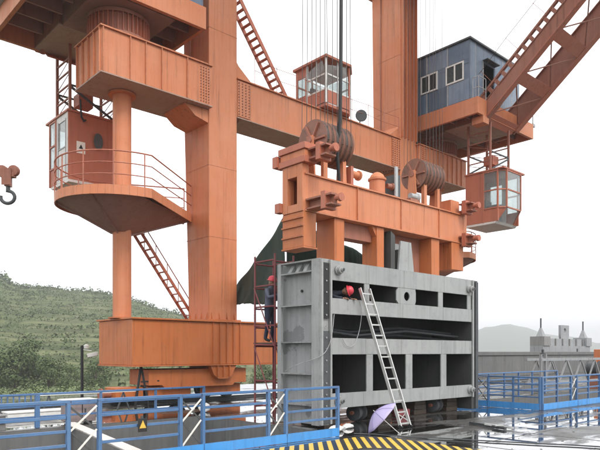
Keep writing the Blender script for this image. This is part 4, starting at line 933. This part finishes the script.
# triangular warning tag on the railing
WT = thing('warning_tag', 'dark square tag with a pale triangle hung on the blue railing', 'sign', (4.85, 9.13, .55))
B(4.78, 4.94, 9.118, 9.132, .5, .72).build('tag_plate', 'black', WT, .004)
MB().prism([(4.80, .56), (4.92, .56), (4.86, .69)], 'y', 9.110, 9.1165).build('triangle', 'yellow', WT)
B(4.84, 4.88, 9.133, 9.15, .7, .76).build('hanger', 'grey_dark', WT)

# ------------------------------------------------------------------ scaffold, tarpaulin, people
SC = thing('scaffold_tower', 'narrow maroon tube scaffold standing between the crane leg and the gate', 'scaffold', (10.6, 13.2, 0))
sx0, sx1, sy0, sy1 = 10.22, 10.86, 12.15, 12.98
for x in (sx0, sx1):
    for y in (sy0, sy1): MB().tube((x, y, .004), (x, y, 4.35), .027, 8).build('standard', 'scaffold', SC)
for z in (.35, 1.0, 1.95, 2.45, 2.95, 3.5, 4.15):
    for y in (sy0, sy1): MB().tube((sx0, y, z), (sx1, y, z), .022, 6).build('ledger', 'scaffold', SC)
    for x in (sx0, sx1): MB().tube((x, sy0, z + .04), (x, sy1, z + .04), .022, 6).build('ledger', 'scaffold', SC)
for (z0, z1) in ((.35, 1.95), (1.95, 3.5)):
    MB().tube((sx0 - .03, sy0, z0), (sx0 - .03, sy1, z1), .018, 6).build('diagonal', 'scaffold', SC); MB().tube((sx0, sy0 - .03, z1), (sx1, sy0 - .03, z0), .018, 6).build('diagonal', 'scaffold', SC)
for k in range(3): B(sx0 + .02 + k * .21, sx0 + .21 + k * .21, sy0 - .1, sy1 + .1, 2.02, 2.05).build('plank', 'timber', SC)
def sheet(name, mat, corners, nu, nv, sag, thick, parent=None):
    a, b, c, d = [Vector(p) for p in corners]; mb = MB()
    for i in range(nu + 1):
        for j in range(nv + 1):
            u, v = i / nu, j / nv
            p = (a * (1 - u) + b * u) * (1 - v) + (d * (1 - u) + c * u) * v
            p += Vector((0, 0, -sag)) * (16 * u * (1 - u) * v * (1 - v)) + Vector((math.sin(u * 17 + v * 3), math.cos(u * 13 - v * 5), math.sin(u * 9 + v * 11))) * .04 + Vector((.6, .5, .3)) * (.035 * math.sin(u * 41 + 6 * v * v) * (.4 + v) + .02 * math.sin(u * 90 - v * 14))
            mb.v.append(tuple(p))
    for i in range(nu):
        for j in range(nv): k = i * (nv + 1) + j; mb.f.append((k, k + nv + 1, k + nv + 2, k + 1))
    o = mb.build(name, mat, parent); m = o.modifiers.new('thick', 'SOLIDIFY'); m.thickness = thick; return o
TP = thing('tarpaulin', 'dark green tarpaulin slung as a rain cover behind the gate', 'tarpaulin', (12, 15, 3))
sheet('sheet', 'tarp', [(15.3, 21.25, 4.1), (11.15, 12.75, 5.55), (11.1, 12.85, 3.2), (15.3, 21.25, 3.75)], 90, 24, .02, .01, TP)
sheet('hanging_flap', 'tarp', [(11.15, 12.75, 5.55), (14.4, 12.7, 4.75), (14.3, 12.75, 3.4), (11.1, 12.85, 3.2)], 80, 20, .18, .01, TP)
for p, q in (((11.15, 12.75, 5.55), (11.0, 11.5, 6.0)), ((14.4, 12.7, 4.75), (14.5, 11.45, 5.3)), ((15.3, 21.25, 4.1), (13.86, 20.0, 4.3)), ((11.1, 12.85, 3.2), (10.87, 12.8, 3.0))): MB().tube(p, q, .012, 5).build('tie_rope', 'rope', TP)

def person(name, label, loc, rz, joints, edges, cloth, helmet=True):
    """body as one skinned surface; joints: name -> (x, y, z, r)"""
    P_ = thing(name, label, 'person', loc, None, rz, True)
    names = list(joints); me = bpy.data.meshes.new('body')
    me.from_pydata([joints[k][:3] for k in names], [(names.index(a), names.index(b)) for a, b in edges], [])
    o = bpy.data.objects.new('body', me); col.objects.link(o); o.parent = P_
    sk = o.modifiers.new('skin', 'SKIN'); layer = me.skin_vertices[0] if len(me.skin_vertices) else None
    if layer is None:
        bm = bmesh.new(); bm.from_mesh(me); bm.verts.layers.skin.verify(); bm.to_mesh(me); bm.free(); layer = me.skin_vertices[0]
    for i, k in enumerate(names):
        layer.data[i].radius = (joints[k][3], joints[k][3] * (.75 if k in ('chest', 'waist', 'pelvis') else 1)); layer.data[i].use_root = (k == 'pelvis')
    ss = o.modifiers.new('sub', 'SUBSURF'); ss.levels = 2; ss.render_levels = 2
    me.materials.append(M[cloth]); sk.use_smooth_shade = True
    h = Vector(joints['head'][:3]); n_ = Vector(joints['neck'][:3]); ax = (h - n_).normalized(); fwd = Vector((0, -1, 0)); fwd = (fwd - ax * fwd.dot(ax)).normalized()
    hd = MB().lathe(h - ax * .12, ax, [(0, .045), (.03, .065), (.08, .082), (.14, .09), (.19, .08), (.225, .05), (.235, .01)], 18)
    hd.bar(h + fwd * .08 - ax * .01, h + fwd * .115 - ax * .03, .028, .03)
    hd = hd.build('head', 'skin', P_)
    for s in (-1, 1):
        sd_ = ax.cross(fwd) * s
        MB().lathe(h + sd_ * .085 - ax * .02, sd_, [(0, .03), (.012, .022)], 8).build('ear', 'skin', hd)
        MB().lathe(h + fwd * .082 + sd_ * .033 + ax * .015, fwd, [(0, .012), (.008, .008)], 8).build('eye', 'black', hd)
    MB().bar(h + fwd * .08 - ax * .065 - ax.cross(fwd) * .025, h + fwd * .08 - ax * .065 + ax.cross(fwd) * .025, .012, .01).build('mouth', 'scaffold', hd)
    MB().lathe(h + ax * .035, ax, [(0, .145), (.012, .145), (.02, .118), (.07, .112), (.11, .09), (.135, .05), (.142, .01)], 24).build('helmet', 'helmet', P_)
    for s in ('l', 'r'):
        if 'hand_' + s in joints:
            w_ = Vector(joints['hand_' + s][:3]); e_ = Vector(joints['elbow_' + s][:3]); d = (w_ - e_).normalized(); sd_ = d.cross(Vector((0, .3, 1))).normalized()
            hm_ = MB().bar(w_, w_ + d * .09, .075, .03)
            for k in range(4): b0 = w_ + d * .085 + sd_ * (-.028 + k * .019); b1 = b0 + d * (.045 + (.01 if k in (1, 2) else 0)); hm_.tube(b0, b1, .0085, 6); hm_.tube(b1, b1 + d * .02 + Vector((0, 0, -.025)), .008, 6)
            hm_.tube(w_ + d * .03 + sd_ * .035, w_ + d * .07 + sd_ * .065, .01, 6)
            hm_.build('hand', 'skin', P_)
    return P_
stand = {'pelvis': (0, 0, .92, .13), 'waist': (0, .0, 1.08, .13), 'chest': (0, -.03, 1.32, .155), 'neck': (0, -.05, 1.47, .06), 'head': (0, -.08, 1.60, .06),
         'sh_l': (.19, -.03, 1.40, .065), 'elbow_l': (.27, -.12, 1.14, .05), 'hand_l': (.20, -.36, 1.16, .036), 'sh_r': (-.19, -.03, 1.40, .065), 'elbow_r': (-.28, -.14, 1.17, .05), 'hand_r': (-.18, -.38, 1.24, .036),
         'hip_l': (.10, 0, .86, .095), 'knee_l': (.12, -.05, .48, .065), 'ank_l': (.12, .02, .09, .05), 'toe_l': (.13, -.14, .04, .04), 'hip_r': (-.10, 0, .86, .095), 'knee_r': (-.12, -.02, .48, .065), 'ank_r': (-.13, .05, .09, .05), 'toe_r': (-.14, -.11, .04, .04)}
EDG = [('pelvis', 'waist'), ('waist', 'chest'), ('chest', 'neck'), ('neck', 'head'), ('chest', 'sh_l'), ('sh_l', 'elbow_l'), ('elbow_l', 'hand_l'), ('chest', 'sh_r'), ('sh_r', 'elbow_r'), ('elbow_r', 'hand_r'),
       ('pelvis', 'hip_l'), ('hip_l', 'knee_l'), ('knee_l', 'ank_l'), ('ank_l', 'toe_l'), ('pelvis', 'hip_r'), ('hip_r', 'knee_r'), ('knee_r', 'ank_r'), ('ank_r', 'toe_r')]
person('person', 'worker in a red helmet standing on the maroon scaffold beside the gate', (10.42, 12.62, 2.05), R(20), stand, EDG, 'cloth_grey')
# worker lying in the upper gate compartment, head and arms at the opening (local -Y looks out)
prone = {'pelvis': (-.44, .84, .16, .125), 'waist': (-.36, .66, .17, .125), 'chest': (-.22, .42, .18, .14), 'neck': (-.06, .18, .20, .06), 'head': (.02, .05, .235, .055),
         'sh_l': (-.02, .42, .16, .065), 'elbow_l': (.10, .18, .07, .05), 'hand_l': (.12, -.02, .045, .036), 'sh_r': (-.36, .30, .16, .065), 'elbow_r': (-.36, .10, .07, .05), 'hand_r': (-.20, -.02, .045, .036),
         'hip_l': (-.34, .92, .14, .09), 'knee_l': (-.05, 1.16, .10, .065), 'ank_l': (.34, 1.22, .08, .05), 'hip_r': (-.50, .94, .14, .09), 'knee_r': (-.36, 1.24, .10, .065), 'ank_r': (.05, 1.30, .08, .05)}
EP = [e for e in EDG if 'toe' not in e[1]]
person('person', 'worker in a red helmet leaning out of the upper gate compartment', (11.16, 10.47, 3.08), 0, {k: v for k, v in prone.items()}, EP, 'cloth_dark')

# ------------------------------------------------------------------ small things on the deck
def sack(x, y, l, wd, h, a, label):
    mb = MB(); n, m = 14, 10; ca, sa = math.cos(a), math.sin(a)
    for i in range(n + 1):
        f = i / n; px = (f - .5) * l; prof = max(.12, math.sin(math.pi * (.06 + .88 * f)) ** .45)
        for j in range(m):
            t = 2 * math.pi * j / m; yy = math.cos(t) * wd / 2 * prof * (1 + .1 * math.sin(i * 2.1 + j)); zz = (math.sin(t) * .5 + .5) * h * prof * (1 + .12 * math.sin(i * 1.7 + j * 2)) if math.sin(t) > -.99 else 0
            mb.v.append((x + px * ca - yy * sa, y + px * sa + yy * ca, max(.003, zz)))
    mb.f = [(i * m + j, i * m + (j + 1) % m, (i + 1) * m + (j + 1) % m, (i + 1) * m + j) for i in range(n) for j in range(m)] + [tuple(range(m))[::-1], tuple(n * m + j for j in range(m))]
    tag(mb.build('sack', 'bag'), label, 'sack', 'white sacks on the deck')
sack(10.02, 9.75, .62, .3, .13, .5, 'white sack lying behind the end of the blue railing')
sack(10.62, 9.95, .34, .22, .11, .2, 'small white sack just right of the railing end')
sack(10.35, 15.6, .45, .35, .26, .9, 'crumpled white sack beside the scaffold foot, behind the railing')
pt = thing('steel_props', 'two short steel bars lying crossed on the wet deck right of the gate', 'bars', (13.2, 7.8, 0))
MB().bar((13.45, 8.45, .04), (13.02, 7.25, .04), .06, .06).build('bar', 'grey_dark', pt); MB().bar((13.12, 7.85, .09), (13.28, 7.2, .03), .045, .045).bar((12.98, 7.5, .09), (13.2, 7.42, .09), .04, .03).build('bar', 'alu', pt)
tag(MB().path([(9.9 + 2.6 * (k / 30) + .03 * math.sin(k * .9), 9.1 - 5.6 * (k / 30) + .08 * math.sin(k * .7), .022) for k in range(31)], .014, 6).build('ground_cable', 'grey_dark'), 'thin dark cable trailing across the wet deck at lower right', 'cable')
# pole with camera
PL = thing('camera_pole', 'dark slim pole with a small white camera left of the orange bottom beam', 'pole', (9.54, 22.6, 0))
MB().tube((9.54, 22.6, .004), (9.54, 22.6, 2.05), .055, 10).build('pole', 'black', PL)
MB().bar((9.54, 22.6, 1.9), (9.8, 22.35, 1.85), .03, .03).build('arm', 'white', PL); MB().bar((9.66, 22.4, 1.66), (9.98, 22.2, 1.74), .16, .15).build('camera_housing', 'white', PL, .02); MB().lathe((9.66, 22.5, 1.93), (0, 0, 1), [(0, .08), (.12, .1), (.16, .03)], 12).build('dome', 'white', PL)
# black cable stand under the sill
CS = thing('cable_stand', 'black A-shaped cable stand below the left end of the bottom beam', 'stand', (10.0, 19.0, 0))
MB().bar((9.72, 18.75, .004), (9.95, 18.8, 1.3), .06, .06).build('leg', 'black', CS); MB().bar((10.2, 18.75, .004), (9.97, 18.8, 1.3), .06, .06).build('leg', 'black', CS); MB().bar((9.95, 18.78, .8), (10.6, 18.74, .82), .05, .05).build('crossbar', 'black', CS)
# cabinet, boards, boxes behind the left pit
CB = thing('steel_cabinet', 'weathered grey and pink cabinet with a white top behind the left railing', 'cabinet', (6.4, 15.4, 0))
B(6.03, 6.74, 15.1, 15.6, .05, .56).build('cabinet_body', paint('pink_grey_paint', (0.30, 0.22, 0.21), .6, (.4, .36, .35), .5, .3, .5), CB, .015); B(5.96, 6.81, 15.05, 15.66, .563, .61).build('top', 'white', CB, .01)
for x in (6.1, 6.6): B(x, x + .06, 15.15, 15.55, .004, .05).build('foot', 'grey_dark', CB)
B(6.37, 6.39, 15.088, 15.099, .1, .52).build('door_gap', 'black', CB); B(6.44, 6.47, 15.07, 15.098, .28, .38).build('handle', 'grey_dark', CB)
BD = thing('white_beam', 'pale steel beam lying diagonally across the left pit behind the railing', 'beam', (4.6, 11, 0))
MB().bar((5.95, 14.85, .08), (4.98, 9.25, .08), .26, .02).bar((5.95, 14.85, .03), (4.98, 9.25, .03), .02, .08).build('angle_bar', 'offwhite_door', BD)
for i, (x, y, l, hh, mt, lab) in enumerate(((3.9, 16.4, .55, .2, 'white', 'white box on the deck at the left edge behind the pit'), (4.7, 16.6, .5, .18, 'wall_grey', 'grey box between two white ones behind the left pit'), (6.1, 17.4, 1.7, .16, 'white', 'long low white box behind the left pit'), (7.5, 17.2, .4, .22, 'white', 'small white box in front of the crane buffer'))):
    bx = thing('storage_box', lab, 'box', (x, y, 0), 'boxes behind the left pit')
    B(x - l / 2, x + l / 2, y - .25, y + .25, .004, hh).build('box_body', mt, bx, .015); B(x - l / 2 - .02, x + l / 2 + .02, y - .27, y + .27, hh + .002, hh + .04).build('lid', mt, bx, .008)
tag(B(6.2, 9.3, 17.9, 18.0, .55, .6).build('white_board', 'white'), 'long thin white board lying on trestles in front of the crane truck', 'board')
for x in (6.6, 8.9):
    tr = thing('trestle', ('left' if x < 7 else 'right') + ' dark trestle under the long white board', 'trestle', (x, 17.95, 0), 'trestles')
    MB().bar((x - .2, 17.95, .004), (x, 17.95, .54), .04, .04).build('leg', 'grey_dark', tr); MB().bar((x + .2, 17.95, .004), (x, 17.95, .54), .04, .04).build('leg', 'grey_dark', tr)

# ------------------------------------------------------------------ far right: parapet wall, stored gate, truss, orange machine
PW = thing('parapet_wall', 'long stained grey wall behind the right railings', 'wall', (50, 23.5, 0))
for k in range(14): B(30 + k * 3.0, 32.985 + k * 3.0, 23.5, 24.0, .004, 1.55).build('panel', 'parapet', PW)
B(29.9, 72.1, 23.4, 24.1, 1.553, 1.82).build('coping', 'parapet', PW, .02)
for x in (38.5, 55): B(x, x + .12, 23.7, 23.8, 1.823, 2.1).build('stub', 'grey_dark', PW)
SG = thing('stored_gate', 'pale grey stop-log gate with two pointed posts standing behind the grey wall', 'gate', (55, 25.3, 0))
sg = B(51.2, 60.8, 25.0, 26.2, .004, 2.35).build('gate_body', 'truss_grey', SG)
B(52.2, 60.0, 25.2, 25.26, 2.353, 3.0).build('top_web', 'truss_grey', SG)
for k in range(6): B(52.4 + k * 1.4, 52.52 + k * 1.4, 25.08, 25.19, 2.353, 3.0).build('stiffener', 'wall_grey', SG)
for x in (51.2, 59.8):
    B(x, x + 1.15, 24.9, 26.2, 2.353, 3.15).build('end_block', 'wall_grey' if x < 55 else 'truss_grey', SG)
    MB().add([(x + .3, 25.2, 3.153), (x + .95, 25.2, 3.153), (x + .95, 25.8, 3.153), (x + .3, 25.8, 3.153), (x + .55, 25.45, 3.9), (x + .7, 25.45, 3.9), (x + .7, 25.6, 3.9), (x + .55, 25.6, 3.9)], [(0, 3, 2, 1), (4, 5, 6, 7), (0, 1, 5, 4), (1, 2, 6, 5), (2, 3, 7, 6), (3, 0, 4, 7)]).build('post_base', 'truss_grey', SG)
    MB().tube((x + .625, 25.52, 3.9), (x + .625, 25.52, 4.75), .07, 8).build('post_rod', 'grey_dark', SG)
MB().plate_hole(55.2, 56.9, 3.0, 4.25, 25.3, 25.5, 56.05, 3.75, .24).build('lifting_lug', 'truss_grey', SG)
TS = thing('lattice_truss', 'white lattice truss lying behind the right railing', 'truss', (30, 13.4, 0))
def tb(a, b, r=.03): MB().bar(a, b, r * 2, r * 2).build('member', 'truss_grey', TS)
for y in (13.2, 13.9):
    tb((26.8, y, 1.45), (33.6, y, 1.45), .06); tb((26.8, y, .35), (33.6, y, .35), .06)
    for k in range(4):
        x = 27.0 + k * 1.62; tb((x, y, .37), (x + .81, y, 1.43)); tb((x + .81, y, 1.43), (x + 1.62, y, .37))
for x in (26.8, 27.25): tb((x, 13.2, .004), (x, 13.2, 1.7), .05)
MB().lathe((27.0, 13.2, 1.7), (0, 0, 1), [(0, .12), (.05, .12), (.06, .05), (.2, .06), (.24, .02)], 10).build('cap', 'grey_dark', TS)
OM = thing('orange_winch', 'orange machine frame cut by the right edge behind the truss', 'winch', (34.5, 13.5, 0))
B(35.3, 37.2, 13.2, 14.6, .5, 1.2).build('frame', 'orange', OM, .02); B(35.5, 37.2, 13.3, 14.4, 1.203, 1.95).build('housing', 'orange_glare', OM, .03); MB().lathe((35.1, 13.9, .9), (0, 1, 0), [(0, .3), (.05, .42), (.1, .34), (.6, .34), (.65, .42), (.7, .3)], 20).build('drum', 'grey_dark', OM); B(34.9, 37.2, 13.3, 14.5, .004, .49).build('skid', 'brown_red', OM)

# ------------------------------------------------------------------ damp air
hzm = bpy.data.materials.new('damp_air'); hzm.use_nodes = True
n = hzm.node_tree.nodes; n.remove(n['Principled BSDF']); pv = n.new('ShaderNodeVolumePrincipled')
pv.inputs['Color'].default_value = (0.93, 0.95, 0.97, 1); pv.inputs['Density'].default_value = 0.0007; pv.inputs['Anisotropy'].default_value = 0.2
hzm.node_tree.links.new(pv.outputs[0], n['Material Output'].inputs['Volume'])
hb = B(-3200, 3200, -3200, 3200, -10.5, 110).build('haze', hzm); tag(hb, 'thin grey-white damp air over the whole place', 'haze', kind='stuff')
